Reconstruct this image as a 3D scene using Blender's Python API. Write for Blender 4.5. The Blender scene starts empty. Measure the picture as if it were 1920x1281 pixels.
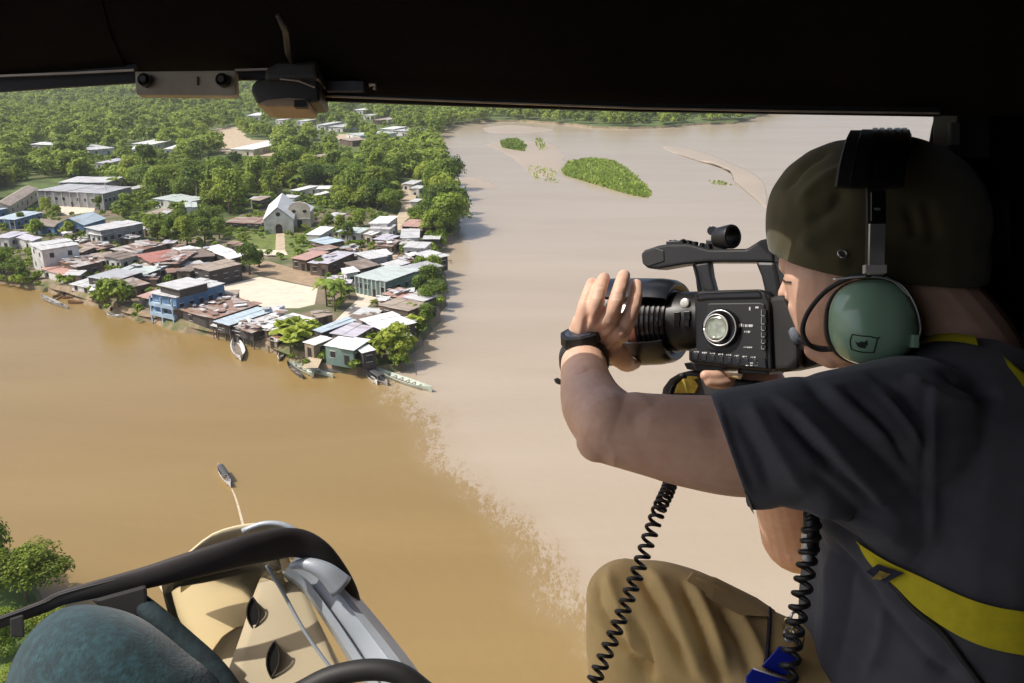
import bpy, bmesh, math, random
import numpy as np
from mathutils import Vector, Matrix, noise as mnoise
from mathutils.bvhtree import BVHTree

SC = bpy.context.scene
COL = SC.collection
rad = math.radians

# ------------------------------------------------------------------ camera
FPX, CX, CY = 1663.0, 960.0, 640.5            # focal length and centre, photo pixels
PITCH, HGT = rad(18.3), 60.0
Rv = np.array([1.0, 0, 0])
Fv = np.array([0, math.cos(PITCH), -math.sin(PITCH)])
Uv = np.array([0, math.sin(PITCH), math.cos(PITCH)])
EYE = np.array([0, 0, HGT])
cam_data = bpy.data.cameras.new('camera')
cam = bpy.data.objects.new('camera', cam_data)
COL.objects.link(cam)
cam.location = EYE
cam.rotation_euler = (rad(90) - PITCH, 0, 0)
cam_data.sensor_width = 36.0
cam_data.lens = FPX / 1920.0 * 36.0
cam_data.clip_start, cam_data.clip_end = 0.05, 20000
SC.camera = cam

# ------------------------------------------------------------------ sky, sun, exposure
SUN = Vector((-0.58, -0.10, 0.80)).normalized()      # towards the sun
world = bpy.data.worlds.new('World')
SC.world = world
world.use_nodes = True
wn = world.node_tree
for n in list(wn.nodes):
    wn.nodes.remove(n)
sky = wn.nodes.new('ShaderNodeTexSky')
sky.sky_type = 'NISHITA'
sky.sun_disc = False
sky.sun_elevation = math.asin(SUN.z)
sky.sun_rotation = math.atan2(SUN.x, SUN.y)
sky.dust_density = 4.0
sky.air_density = 0.75
sky.ozone_density = 0.6
bg = wn.nodes.new('ShaderNodeBackground')
bg.inputs['Strength'].default_value = 0.15
wo = wn.nodes.new('ShaderNodeOutputWorld')
wn.links.new(sky.outputs[0], bg.inputs[0])
wn.links.new(bg.outputs[0], wo.inputs[0])
sl = bpy.data.lights.new('sun', 'SUN')
sl.energy = 3.4
sl.angle = rad(0.53)
sl.color = (1.0, 0.95, 0.87)
sun = bpy.data.objects.new('sun', sl)
COL.objects.link(sun)
sun.rotation_euler = SUN.to_track_quat('Z', 'Y').to_euler()
SC.view_settings.view_transform = 'Standard'
SC.view_settings.look = 'None'
SC.view_settings.exposure = 0.22
SC.view_settings.gamma = 1.0
SC.render.engine = 'CYCLES'
SC.cycles.use_denoising = True
SC.cycles.max_bounces = 8
SC.cycles.diffuse_bounces = 5
SC.cycles.transparent_max_bounces = 16
SC.cycles.sample_clamp_indirect = 8.0

# ------------------------------------------------------------------ geometry helpers
def W(px, py, d):
    """world point seen at photo pixel (px,py) at depth d metres from the eye"""
    return EYE + d * (Fv + (px - CX) / FPX * Rv - (py - CY) / FPX * Uv)
def CW(x, y, d):
    """cabin axes (right, up, outboard) to world"""
    return EYE + x * Rv + y * Uv + d * Fv
def G(px, py, z=0.0):
    """ground point under a pixel, at height z"""
    v = Fv + (px - CX) / FPX * Rv - (py - CY) / FPX * Uv
    return EYE + v * ((z - HGT) / v[2])
def project(p):
    q = np.asarray(p) - EYE
    d = q @ Fv
    return CX + FPX * (q @ Rv) / d, CY - FPX * (q @ Uv) / d, d
def srgb(r, g, b):
    f = lambda c: (c / 255 / 12.92) if c / 255 <= 0.04045 else ((c / 255 + 0.055) / 1.055) ** 2.4
    return (f(r), f(g), f(b))

def tag(o, label=None, cat=None, group=None, kind=None):
    if label: o['label'] = label
    if cat: o['category'] = cat
    if group: o['group'] = group
    if kind: o['kind'] = kind
    return o
def empty(name, loc, rz=0.0, label=None, cat=None, group=None):
    o = bpy.data.objects.new(name, None)
    COL.objects.link(o)
    o.location = Vector(loc)
    o.rotation_euler = (0, 0, rz)
    o.empty_display_size = 0.1
    return tag(o, label, cat, group)
def link(name, me, parent=None):
    o = bpy.data.objects.new(name, me)
    COL.objects.link(o)
    if parent is not None:
        o.parent = parent
    return o
def copy_tree(o, parent=None):
    c = o.copy()
    COL.objects.link(c)
    if parent is not None:
        c.parent = parent
    for ch in list(o.children):
        copy_tree(ch, c)
    return c

class MB:
    """collects faces, links them as ONE mesh object"""
    def __init__(self):
        self.v, self.f, self.m = [], [], []
    def add(self, vs, fs, mi=0):
        b = len(self.v)
        self.v += [tuple(map(float, p)) for p in vs]
        for f in fs:
            self.f.append(tuple(b + i for i in f)); self.m.append(mi)
    def box(self, c, h, ax=None, mi=0):
        c = np.array(c, float)
        ax = np.eye(3) if ax is None else np.array(ax, float)
        vs = [c + sx * h[0] * ax[0] + sy * h[1] * ax[1] + sz * h[2] * ax[2] for sx in (-1, 1) for sy in (-1, 1) for sz in (-1, 1)]
        self.add(vs, [(0, 1, 3, 2), (4, 6, 7, 5), (0, 4, 5, 1), (2, 3, 7, 6), (0, 2, 6, 4), (1, 5, 7, 3)], mi)
    def rings(self, rings, closed=True, caps=True, mi=0):
        n = len(rings[0])
        vs = [p for r in rings for p in r]
        fs = []
        for k in range(len(rings) - 1):
            for i in range(n if closed else n - 1):
                j = (i + 1) % n
                fs.append((k * n + i, k * n + j, (k + 1) * n + j, (k + 1) * n + i))
        if caps:
            fs.append(tuple(range(n - 1, -1, -1)))
            fs.append(tuple((len(rings) - 1) * n + i for i in range(n)))
        self.add(vs, fs, mi)
    def tube(self, pts, r, n=10, mi=0, caps=True, flat=None):
        pts = np.array(pts, float)
        rr = np.full(len(pts), r) if np.isscalar(r) else np.array(r, float)
        t = np.gradient(pts, axis=0)
        t /= np.linalg.norm(t, axis=1)[:, None] + 1e-12
        ref = np.array([0, 0, 1.0]) if abs(t[0][2]) < 0.9 else np.array([1.0, 0, 0])
        a = np.cross(t[0], ref); a /= np.linalg.norm(a)
        rings = []
        for i in range(len(pts)):
            a = a - t[i] * (a @ t[i]); a /= np.linalg.norm(a)
            b = np.cross(t[i], a)
            rings.append([pts[i] + rr[i] * (math.cos(q) * a + (flat or 1) * math.sin(q) * b) for q in np.linspace(0, 2 * math.pi, n, endpoint=False)])
        self.rings(rings, True, caps, mi)
    def lathe(self, prof, o, ax, n=32, mi=0, caps=True, sup=2.0, ref=None):
        """prof: (t along axis, radius) pairs"""
        o = np.array(o, float); ax = np.array(ax, float); ax = ax / np.linalg.norm(ax)
        if ref is None:
            ref = Uv if abs(ax @ Uv) < 0.9 else Rv
        a = np.array(ref, float); a = a - ax * (a @ ax); a /= np.linalg.norm(a)
        b = np.cross(ax, a)
        rings = []
        for t, r in prof:
            ring = []
            for q in np.linspace(0, 2 * math.pi, n, endpoint=False):
                c, s = math.cos(q), math.sin(q)
                k = (abs(c) ** sup + abs(s) ** sup) ** (-1.0 / sup)
                ring.append(o + t * ax + r * k * (c * a + s * b))
            rings.append(ring)
        self.rings(rings, True, caps, mi)
    def prism(self, front, back, mi=0):
        n = len(front)
        self.add(list(front) + list(back), [tuple(range(n)), tuple(range(2 * n - 1, n - 1, -1))] + [(i, n + i, n + (i + 1) % n, (i + 1) % n) for i in range(n)], mi)
    def build(self, name, mats, parent=None, smooth=False, bevel=0.0, seg=2, fix=True, sub=0, auto=None):
        me = bpy.data.meshes.new(name)
        me.from_pydata(self.v, [], self.f)
        mats = mats if isinstance(mats, (list, tuple)) else [mats]
        for m in mats:
            me.materials.append(m)
        for p, mi in zip(me.polygons, self.m):
            p.material_index = mi
        if fix:
            bm = bmesh.new(); bm.from_mesh(me)
            bmesh.ops.recalc_face_normals(bm, faces=bm.faces)
            if bevel:
                es = [e for e in bm.edges if len(e.link_faces) == 2 and e.calc_face_angle(0) > 0.5]
                bmesh.ops.bevel(bm, geom=es, offset=bevel, segments=seg, affect='EDGES', profile=0.6, clamp_overlap=True)
            bm.to_mesh(me); bm.free()
        if smooth:
            for p in me.polygons:
                p.use_smooth = True
            if auto:
                me.set_sharp_from_angle(angle=rad(auto))
        o = link(name, me)
        if parent is not None:
            put(o, parent)
        if sub:
            s = o.modifiers.new('subd', 'SUBSURF'); s.levels = s.render_levels = sub
        return o
def put(o, parent):
    """parent a mesh written in world coordinates under a thing, keeping it in place"""
    o.parent = parent
    m = Matrix.Identity(4); q = parent
    while q is not None:
        m = q.matrix_basis @ m if False else (Matrix.LocRotScale(q.location, q.rotation_euler, q.scale) @ m)
        q = q.parent
    o.data.transform(m.inverted())
    return o

# ------------------------------------------------------------------ material helpers
def new_mat(name):
    m = bpy.data.materials.new(name)
    m.use_nodes = True
    return m, m.node_tree, m.node_tree.nodes['Principled BSDF']
def mat(name, col, rough=0.7, metal=0.0, var=0.15, scale=8.0, bump=0.0, bscale=60.0, spec=0.5, col2=None, thr=0.55, wide=0.12, detail=6.0, coat=0.0, sheen=0.0):
    m, nt, b = new_mat(name)
    L = nt.links.new
    tc = nt.nodes.new('ShaderNodeTexCoord')
    nz = nt.nodes.new('ShaderNodeTexNoise')
    nz.inputs['Scale'].default_value = scale
    nz.inputs['Detail'].default_value = detail
    L(tc.outputs['Object'], nz.inputs['Vector'])
    r = nt.nodes.new('ShaderNodeValToRGB')
    r.color_ramp.elements[0].position = 0.3
    r.color_ramp.elements[1].position = 0.7
    r.color_ramp.elements[0].color = (*[c * (1 - var) for c in col], 1)
    r.color_ramp.elements[1].color = (*[min(1, c * (1 + var)) for c in col], 1)
    L(nz.outputs[0], r.inputs[0])
    out = r.outputs[0]
    if col2:
        n2 = nt.nodes.new('ShaderNodeTexNoise')
        n2.inputs['Scale'].default_value = scale * 0.45
        n2.inputs['Detail'].default_value = 8
        L(tc.outputs['Object'], n2.inputs['Vector'])
        mr = nt.nodes.new('ShaderNodeMapRange')
        mr.inputs['From Min'].default_value = thr - wide
        mr.inputs['From Max'].default_value = thr + wide
        L(n2.outputs[0], mr.inputs[0])
        mx = nt.nodes.new('ShaderNodeMix'); mx.data_type = 'RGBA'
        L(mr.outputs[0], mx.inputs[0]); L(out, mx.inputs[6])
        mx.inputs[7].default_value = (*col2, 1)
        out = mx.outputs[2]
    L(out, b.inputs['Base Color'])
    b.inputs['Roughness'].default_value = rough
    b.inputs['Metallic'].default_value = metal
    b.inputs['Specular IOR Level'].default_value = spec
    b.inputs['Coat Weight'].default_value = coat
    b.inputs['Coat Roughness'].default_value = 0.08
    if sheen:
        b.inputs['Sheen Weight'].default_value = sheen
    if bump:
        n3 = nt.nodes.new('ShaderNodeTexNoise')
        n3.inputs['Scale'].default_value = bscale
        n3.inputs['Detail'].default_value = 4
        L(tc.outputs['Object'], n3.inputs['Vector'])
        bp = nt.nodes.new('ShaderNodeBump')
        bp.inputs['Strength'].default_value = bump
        bp.inputs['Distance'].default_value = 0.3 / bscale
        L(n3.outputs[0], bp.inputs['Height'])
        L(bp.outputs[0], b.inputs['Normal'])
    return m
def ipoly(pts, n):
    """Catmull-Rom through rows of numbers"""
    P = np.array(pts, float)
    if len(P) < 3:
        return np.array([P[0] + (P[-1] - P[0]) * t for t in np.linspace(0, 1, n)])
    Q = np.vstack([2 * P[0] - P[1], P, 2 * P[-1] - P[-2]])
    out = []
    for u in np.linspace(0, len(P) - 1, n):
        k = min(int(u), len(P) - 2); t = u - k
        a, b, c, d = Q[k], Q[k + 1], Q[k + 2], Q[k + 3]
        out.append(0.5 * (2 * b + (c - a) * t + (2 * a - 5 * b + 4 * c - d) * t * t + (3 * b - a - 3 * c + d) * t ** 3))
    return np.array(out)
def inside(poly, x, y):
    """even-odd test, arrays allowed"""
    x = np.asarray(x, float); y = np.asarray(y, float)
    c = np.zeros(x.shape, bool)
    n = len(poly)
    for i in range(n):
        x1, y1 = poly[i]; x2, y2 = poly[i - 1]
        c ^= ((y1 > y) != (y2 > y)) & (x < (x2 - x1) * (y - y1) / (y2 - y1 + 1e-12) + x1)
    return c
Z1 = lambda x, y: (x / 4.0, 120 + y / 4.0)
Z2 = lambda x, y: (400 + x / 4.0, 120 + y / 4.0)
Z3 = lambda x, y: (x / 4.927, 360 + y / 4.927)
Z4 = lambda x, y: (240 + x / 4.928, 400 + y / 4.928)
Z5 = lambda x, y: (500 + x / 3.372, 380 + y / 3.372)
Z6 = lambda x, y: (800 + x / 2.909, 180 + y / 2.909)
M = {}
GZ = 2.2                                       # height of the village ground over the water
M['frame'] = mat('pale_frame', (.55, .55, .52), .7, var=.1, scale=2)
# ================================================================== AIRCRAFT CABIN
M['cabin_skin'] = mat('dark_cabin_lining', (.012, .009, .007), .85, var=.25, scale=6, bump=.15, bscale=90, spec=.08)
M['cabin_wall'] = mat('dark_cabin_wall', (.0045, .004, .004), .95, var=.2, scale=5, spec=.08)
M['rail_metal'] = mat('worn_edge_metal', (.50, .42, .33), .45, .5, var=.25, scale=30)
M['black_rubber'] = mat('black_rubber', (.016, .015, .014), .6, var=.2, scale=25)
M['plate'] = mat('cream_painted_plate', (.46, .40, .29), .6, var=.14, scale=30, col2=(.26, .19, .12), thr=.66)
M['bolt'] = mat('dark_bolt', (.06, .05, .045), .45, .7, var=.3, scale=60)
M['fitting'] = mat('dark_fitting', (.05, .045, .036), .5, var=.25, scale=20)
M['fitting_pale'] = mat('tan_fitting_base', (.40, .30, .19), .6, var=.15, scale=25)
M['pillar_dull'] = mat('dull_label', (.10, .10, .10), .8)
M['wood_floor'] = mat('cabin_floor', (.10, .095, .09), .8, var=.2, scale=8)
heli = empty('helicopter', CW(0, -.75, .2), 0, 'dark helicopter cabin framing the open side door with its front door and windows', 'helicopter')
def part(mb, name, m, parent=None, **k):
    return mb.build(name, m, parent if parent is not None else heli, **k)
# --- roof: header over the door rising to the ceiling, then the far cabin side behind the eye
EDGE = [(-190, 186), (0, 172), (130, 163), (255, 154), (256, 149), (470, 149), (600, 188), (900, 199), (1200, 208), (1500, 213), (1760, 217), (2300, 222), (2700, 226)]
def header_ring(px, py):
    q = (CY - py) / FPX; D = .93; x = (px - CX) / FPX * D
    inner = [(D + .008, q * (D + .008) + .012), (D + .006, q * (D + .006) + .003), (D, q * D), (D - .035, q * D + .012), (D - .06, q * D + .03), (D - .10, q * D + .085), (D - .2, .345), (D - .45, .40), (.15, .43)]
    outer = [(D + .008, q * D + .035), (D, q * D + .06), (D - .1, .40), (D - .45, .45), (.15, .48)]
    return [CW(x, y, dd) for dd, y in inner + outer[::-1]]
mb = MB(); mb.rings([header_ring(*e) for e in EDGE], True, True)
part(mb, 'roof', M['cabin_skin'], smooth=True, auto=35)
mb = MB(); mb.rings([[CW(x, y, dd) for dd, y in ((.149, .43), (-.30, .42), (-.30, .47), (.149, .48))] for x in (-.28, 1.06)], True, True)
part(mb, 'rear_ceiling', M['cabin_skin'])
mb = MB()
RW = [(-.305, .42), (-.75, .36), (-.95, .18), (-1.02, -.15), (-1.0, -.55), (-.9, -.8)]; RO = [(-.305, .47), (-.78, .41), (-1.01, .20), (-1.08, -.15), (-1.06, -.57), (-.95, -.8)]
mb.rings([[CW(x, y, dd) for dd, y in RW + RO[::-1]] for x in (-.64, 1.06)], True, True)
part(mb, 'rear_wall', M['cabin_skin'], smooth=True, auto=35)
mb = MB(); mb.box(CW(.675, .400, 1.04), (.565, .02, .27), [Rv, Uv, Fv]); part(mb, 'added_sun_blocker', M['cabin_skin'])  # unseen panel added above the header to keep direct sun off the cap
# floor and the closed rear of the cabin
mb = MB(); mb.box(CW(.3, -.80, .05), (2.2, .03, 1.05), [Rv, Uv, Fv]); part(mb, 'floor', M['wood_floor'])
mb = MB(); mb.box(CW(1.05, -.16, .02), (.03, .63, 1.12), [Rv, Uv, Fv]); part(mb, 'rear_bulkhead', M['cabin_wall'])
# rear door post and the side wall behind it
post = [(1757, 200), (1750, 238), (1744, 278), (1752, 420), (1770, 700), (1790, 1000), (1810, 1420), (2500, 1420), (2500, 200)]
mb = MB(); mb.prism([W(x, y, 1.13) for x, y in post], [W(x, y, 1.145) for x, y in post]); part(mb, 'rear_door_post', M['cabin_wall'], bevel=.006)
mb = MB(); mb.tube([W(1757, 216, 1.125), W(1750, 245, 1.125), W(1744, 280, 1.125), W(1752, 420, 1.125)], .003, 8); part(mb, 'door_seal', M['black_rubber'], smooth=True)
# latch box and hanging strap on the post
mb = MB(); mb.box(W(1802, 250, 1.05), (.020, .035, .03), [Rv, Uv, Fv]); part(mb, 'latch_box', M['black_rubber'], bevel=.004)
mb = MB(); mb.box(W(1788, 252, 1.018), (.0055, .013, .004), [Rv, Uv, Fv]); part(mb, 'latch_label', M['pillar_dull'], bevel=.001)
mb = MB(); mb.tube([W(1803, 270, 1.06), W(1812, 330, 1.08), W(1826, 420, 1.09), W(1832, 520, 1.1)], .004, 8); part(mb, 'wall_cable', M['black_rubber'], smooth=True)
mb = MB(); mb.box(W(1862, 430, 1.115), (.017, .035, .012), [Rv, Uv, Fv]); part(mb, 'wall_panel', mat('faded_panel', (.045, .043, .042), .6), bevel=.003)
# --- door rails along the header
def strip(pxs, d, hgt, dep, name, m):
    mb = MB()
    mb.rings([[W(x, y, d) + a * Uv + b * Fv for a, b in ((0, 0), (hgt, 0), (hgt, dep), (0, dep))] for x, y in pxs], True, True)
    part(mb, name, m)
strip([(600, 181), (900, 193), (1200, 204), (1500, 210), (1762, 214)], .898, .0016, .002, 'header_trim', M['rail_metal'])
strip([(-300, 160), (0, 144), (130, 139), (250, 133)], .898, .0020, .002, 'header_trim', M['rail_metal'])
strip([(440, 133), (510, 131)], .898, .0020, .002, 'header_trim', M['rail_metal'])
strip([(-400, 200), (0, 172), (130, 163), (256, 155)], .905, .019, .003, 'door_track', M['black_rubber'])
strip([(440, 150), (512, 150)], .905, .010, .003, 'door_track', M['black_rubber'])
strip([(596, 189), (900, 200), (1200, 209), (1762, 218)], .905, .0085, .003, 'door_track', M['black_rubber'])
# cream plate with its two bolts
pl = MB(); pl.prism([W(x, y, .885) for x, y in [(253, 134), (441, 132), (442, 176), (436, 180), (258, 178), (254, 172)]], [W(x, y, .885) + .012 * Fv for x, y in [(253, 134), (441, 132), (442, 176), (436, 180), (258, 178), (254, 172)]])
plate = part(pl, 'bracket_plate', M['plate'], bevel=.0012)
for x in (275, 420):
    mb = MB(); o = W(x, 153, .885); mb.lathe([(-.002, .0066), (.004, .0066), (.0042, .0058), (.001, .0035)], o - .003 * Fv, -Fv, 20); b = mb.build('bolt', M['bolt'], heli); b.parent = plate
    mb2 = MB(); mb2.lathe([(0, .0036), (.0075, .0034)], o - .003 * Fv, -Fv, 6); b2 = mb2.build('bolt_head', M['fitting'], heli); b2.parent = b
mb = MB(); mb.box(W(371, 152, .8846), (.0009, .0042, .0008), [Rv, Uv, Fv]); t = mb.build('slot', M['bolt'], heli); t.parent = plate
# roller fitting
fit = [(470, 172), (472, 158), (482, 148), (500, 145), (596, 148), (600, 190), (576, 192), (560, 198), (500, 198), (480, 192)]
mb = MB(); mb.prism([W(x, y, .87) for x, y in fit], [W(x, y, .87) + .045 * Fv for x, y in fit]); ff = part(mb, 'roller_fitting', M['fitting'], bevel=.006, seg=3, smooth=True, auto=40)
fit2 = [(494, 150), (496, 128), (520, 116), (594, 112), (597, 150)]
mb = MB(); mb.prism([W(x, y, .865) for x, y in fit2], [W(x, y, .865) + .04 * Fv for x, y in fit2]); a = mb.build('roller_bracket', M['fitting'], heli, bevel=.005, seg=3); a.parent = ff
mb = MB(); mb.prism([W(x, y, .86) for x, y in [(478, 195), (500, 186), (540, 182), (575, 184), (574, 199), (500, 200)]], [W(x, y, .86) + .05 * Fv for x, y in [(478, 195), (500, 186), (540, 182), (575, 184), (574, 199), (500, 200)]]); a = mb.build('roller_base', M['fitting_pale'], heli, bevel=.003); a.parent = ff
mb = MB(); mb.box(W(565, 196, .857), (.006, .0035, .004), [Rv, Uv, Fv]); a = mb.build('roller_stop', M['black_rubber'], heli); a.parent = ff
mb = MB(); mb.tube([W(525, 148, .862), W(560, 152, .862), W(590, 164, .862)], .0009, 6); a = mb.build('roller_edge', M['rail_metal'], heli); a.parent = ff
mb = MB(); mb.tube([W(523, 30, .76), W(536, 60, .79), W(540, 100, .84), W(548, 116, .866)], .003, 8); part(mb, 'header_cable', M['fitting'], smooth=True)
mb = MB(); mb.box(W(648, 163, .895), (.019, .0055, .003), [Rv, Uv, Fv]); part(mb, 'data_plate', mat('dull_plate', (.10, .10, .105), .5, .3, var=.3, scale=60), bevel=.001)
mb = MB(); mb.tube([W(692, 160, .89), W(704, 158, .89), W(702, 168, .89)], .0018, 8); part(mb, 'hook', M['rail_metal'], smooth=True)
# --- front door: padded frame bar, bubble pane, pillar
M['door_bar'] = mat('black_brown_bar', (.026, .021, .021), .7, var=.25, scale=14, bump=.08, bscale=120)
bar = ipoly([(-260, 1240, 1.06, 12), (-60, 1186, 1.04, 12), (0, 1167, 1.035, 12), (83, 1137, 1.03, 13), (125, 1119, 1.025, 15), (267, 1085, 1.02, 22), (346, 1063, 1.02, 26), (430, 1040, 1.03, 29), (500, 1024, 1.05, 31), (554, 1018, 1.07, 28), (596, 1034, 1.08, 23), (630, 1070, 1.09, 19), (655, 1108, 1.10, 15), (667, 1138, 1.11, 10), (672, 1158, 1.11, 3)], 70)
mb = MB(); mb.tube([W(x, y, d) for x, y, d, r in bar], [.45 * r / FPX * d for *_, d, r in bar], 20, flat=2.25); part(mb, 'door_frame_bar', M['door_bar'], smooth=True)
mb = MB(); mb.tube([W(x, y - r * .50, d - .0055) for x, y, d, r in bar[8:58]], .0012, 6); part(mb, 'bar_seam', M['black_rubber'], smooth=True)
mb = MB(); mb.prism([W(x, y, 1.0) for x, y in [(18, 1160), (44, 1152), (46, 1196), (20, 1194)]], [W(x, y, 1.02) for x, y in [(18, 1160), (44, 1152), (46, 1196), (20, 1194)]]); part(mb, 'bar_clip', M['black_rubber'], bevel=.002)
def acrylic(nm, col, dust):
    m, nt, b = new_mat(nm)
    L = nt.links.new
    b.inputs['Base Color'].default_value = (*col, 1); b.inputs['Roughness'].default_value = .35
    tr = nt.nodes.new('ShaderNodeBsdfTransparent'); tr.inputs[0].default_value = (1, .97, .88, 1)
    mx = nt.nodes.new('ShaderNodeMixShader'); mx.inputs[0].default_value = dust
    gl = nt.nodes.new('ShaderNodeBsdfGlossy'); gl.inputs['Roughness'].default_value = .08
    m2 = nt.nodes.new('ShaderNodeMixShader')
    fr = nt.nodes.new('ShaderNodeFresnel'); fr.inputs[0].default_value = 1.35
    L(tr.outputs[0], mx.inputs[1]); L(b.outputs[0], mx.inputs[2])
    L(fr.outputs[0], m2.inputs[0]); L(mx.outputs[0], m2.inputs[1]); L(gl.outputs[0], m2.inputs[2])
    L(m2.outputs[0], nt.nodes['Material Output'].inputs[0])
    return m
M['acrylic'] = acrylic('dusty_acrylic', (.85, .74, .52), .10)
M['cream_paint'] = mat('cream_nose_paint', (.60, .51, .34), .6, var=.06, scale=3, spec=.15)
M['cream_panel'] = mat('cream_inner_panel', (.50, .42, .28), .5, var=.08, scale=4, spec=.2)
M['acrylic_tan'] = acrylic('tan_acrylic', (.62, .50, .32), .45)
M['pillar_metal'] = mat('grey_satin_metal', (.42, .46, .50), .38, .15, var=.12, scale=9)
M['pillar_tan'] = mat('tan_inner_panel', (.40, .32, .20), .45, var=.10, scale=6, coat=.3)
# bubble pane bulging outwards: rows from the bar down
rows = []
top = ipoly([(300, 1082), (400, 1056), (470, 1040), (520, 1032)], 9)
for t in np.linspace(0, 1, 10):
    row = []
    for i, (x, y) in enumerate(top):
        u = i / 8
        xx = x + t * (40 + 30 * u) + (120 * t * t * (1 - u) * .8)
        yy = y + t * 290
        row.append(W(xx, yy, 1.07 + .10 * math.sin(math.pi * (.15 + .7 * u)) * math.sin(math.pi * min(1, .1 + t * .7))))
    rows.append(row)
mb = MB(); mb.rings(rows, False, False)
pane = part(mb, 'bubble_window', M['acrylic'], smooth=True, fix=False)
sm = pane.modifiers.new('thickness', 'SOLIDIFY'); sm.thickness = .003
# dome seen over the bar
rows = []
for t in np.linspace(0, 1, 8):
    a = [(338 + 0 * t, 1048), (395, 1002 + 6 * t), (450, 984), (500, 980), (548, 986), (585, 1015)]
    P = ipoly([(x, y + t * 60) for x, y in a], 15)
    rows.append([W(x, y, 1.14 - .05 * math.cos(t * 1.6) + .02 * t) for x, y in P])
mb = MB(); mb.rings(rows, False, False)
dome = part(mb, 'nose_cowl', M['cream_paint'], smooth=True, fix=False)
sm = dome.modifiers.new('thickness', 'SOLIDIFY'); sm.thickness = .003
mb = MB(); mb.tube([W(x, y, 1.085) for x, y in ipoly([(455, 996), (490, 983), (520, 982), (545, 990), (565, 1006)], 14)], .0035, 8); part(mb, 'dome_rim', M['pillar_metal'], smooth=True)
# inner tan panel and grey metal pillar running down to the right
def sheetp(polys, name, m, thick=.006, d=1.0, bev=.002):
    mb = MB(); mb.prism([W(x, y, dd) for x, y, dd in polys], [W(x, y, dd) + thick * Fv for x, y, dd in polys]); return part(mb, name, m, bevel=bev)
def curved_panel(left, right, name, m, belly=0.0, n=14):
    A, B = ipoly(left, n), ipoly(right, n)
    rows = [[W(*(p + (q - p) * u)[:2], (p + (q - p) * u)[2] - belly * math.sin(math.pi * u)) for u in np.linspace(0, 1, 9)] for p, q in zip(A, B)]
    mb = MB(); mb.rings(rows, False, False); o = part(mb, name, m, smooth=True, fix=False)
    sm = o.modifiers.new('thickness', 'SOLIDIFY'); sm.thickness = .006; sm.offset = 0
    return o
curved_panel([(285, 1078, 1.24), (330, 1150, 1.19), (385, 1240, 1.14), (430, 1340, 1.10)], [(520, 1020, 1.26), (515, 1110, 1.20), (500, 1220, 1.15), (490, 1340, 1.10)], 'nose_panel', M['cream_paint'], .006)
curved_panel([(505, 1052, 1.13), (478, 1115, 1.11), (452, 1195, 1.085), (400, 1340, 1.04)], [(540, 1046, 1.13), (572, 1110, 1.11), (612, 1195, 1.085), (690, 1340, 1.04)], 'inner_panel', M['cream_panel'], .003)
for (cx_, cy_, hw_, hh_, rot) in ((475, 1150, 11, 29, .05), (512, 1236, 11, 33, -.08)):
    mb = MB()
    pts = []
    for q in np.linspace(0, 2 * math.pi, 20, endpoint=False):
        s_, c_ = math.sin(q), math.cos(q); ux_, uy_ = hw_ * s_ * abs(s_) ** .2 * (1 - abs(c_) ** 3 * .6), hh_ * c_
        pts.append((cx_ + ux_ + rot * uy_, cy_ + uy_))
    mb.prism([W(x, y, 1.056 if cy_ > 1200 else 1.088) for x, y in pts], [W(x, y, 1.085 if cy_ > 1200 else 1.115) for x, y in pts])
    part(mb, 'vent_slot', M['black_rubber'], bevel=.002)
    mb = MB(); mb.tube([W(cx_ + (x - cx_) * 1.08, cy_ + (y - cy_) * 1.04, 1.055 if cy_ > 1200 else 1.087) for x, y in pts + pts[:1]], .0012, 6); part(mb, 'vent_rim', M['fitting'], smooth=True)
PIL = ipoly([(548, 1052, 1.10, 34), (590, 1085, 1.10, 33), (640, 1150, 1.085, 36), (690, 1220, 1.07, 42), (735, 1285, 1.05, 46), (775, 1350, 1.03, 48)], 24)
mb = MB()
ring = []
for i, (x, y, d, r) in enumerate(PIL):
    t = PIL[min(i + 1, 23)] - PIL[max(i - 1, 0)]; n = np.array([-t[1], t[0]]); n /= np.linalg.norm(n)
    row = []
    for a, b in ((-1, .012), (-.86, -.006), (-.55, -.012), (-.5, -.004), (.35, -.008), (.42, -.018), (.8, -.014), (1, .006)):
        row.append(W(x + n[0] * r * a, y + n[1] * r * a, d + b))
    ring.append(row + [row[-1] + .02 * Fv, row[0] + .02 * Fv])
mb.rings(ring, True, True); pil = part(mb, 'window_pillar', M['pillar_metal'], smooth=True, auto=30)
mb = MB(); mb.tube([W(x, y, d) for x, y, d in ipoly([(545, 1062, 1.075), (575, 1058, 1.07), (610, 1072, 1.07), (640, 1100, 1.075)], 16)], np.linspace(.004, .016, 16), 10); part(mb, 'pillar_cap', M['pillar_metal'], smooth=True)
mb = MB(); mb.tube([W(x, y, d) for x, y, d in ipoly([(500, 1060, 1.06), (530, 1110, 1.06), (575, 1190, 1.05), (640, 1280, 1.04)], 16)], .0022, 8); part(mb, 'pillar_edge', M['pillar_metal'], smooth=True)
mb = MB(); mb.tube([W(x, y, d) for x, y, d in ipoly([(560, 1300, .98), (620, 1270, .98), (690, 1256, .98), (750, 1264, .98), (800, 1300, .98)], 20)], [.012] * 20, 12); part(mb, 'lower_frame', M['black_rubber'], smooth=True)
M['teal_dark'] = mat('dark_teal_piping', (.008, .020, .025), .9, var=.4, scale=60, bump=.6, bscale=110)
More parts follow.
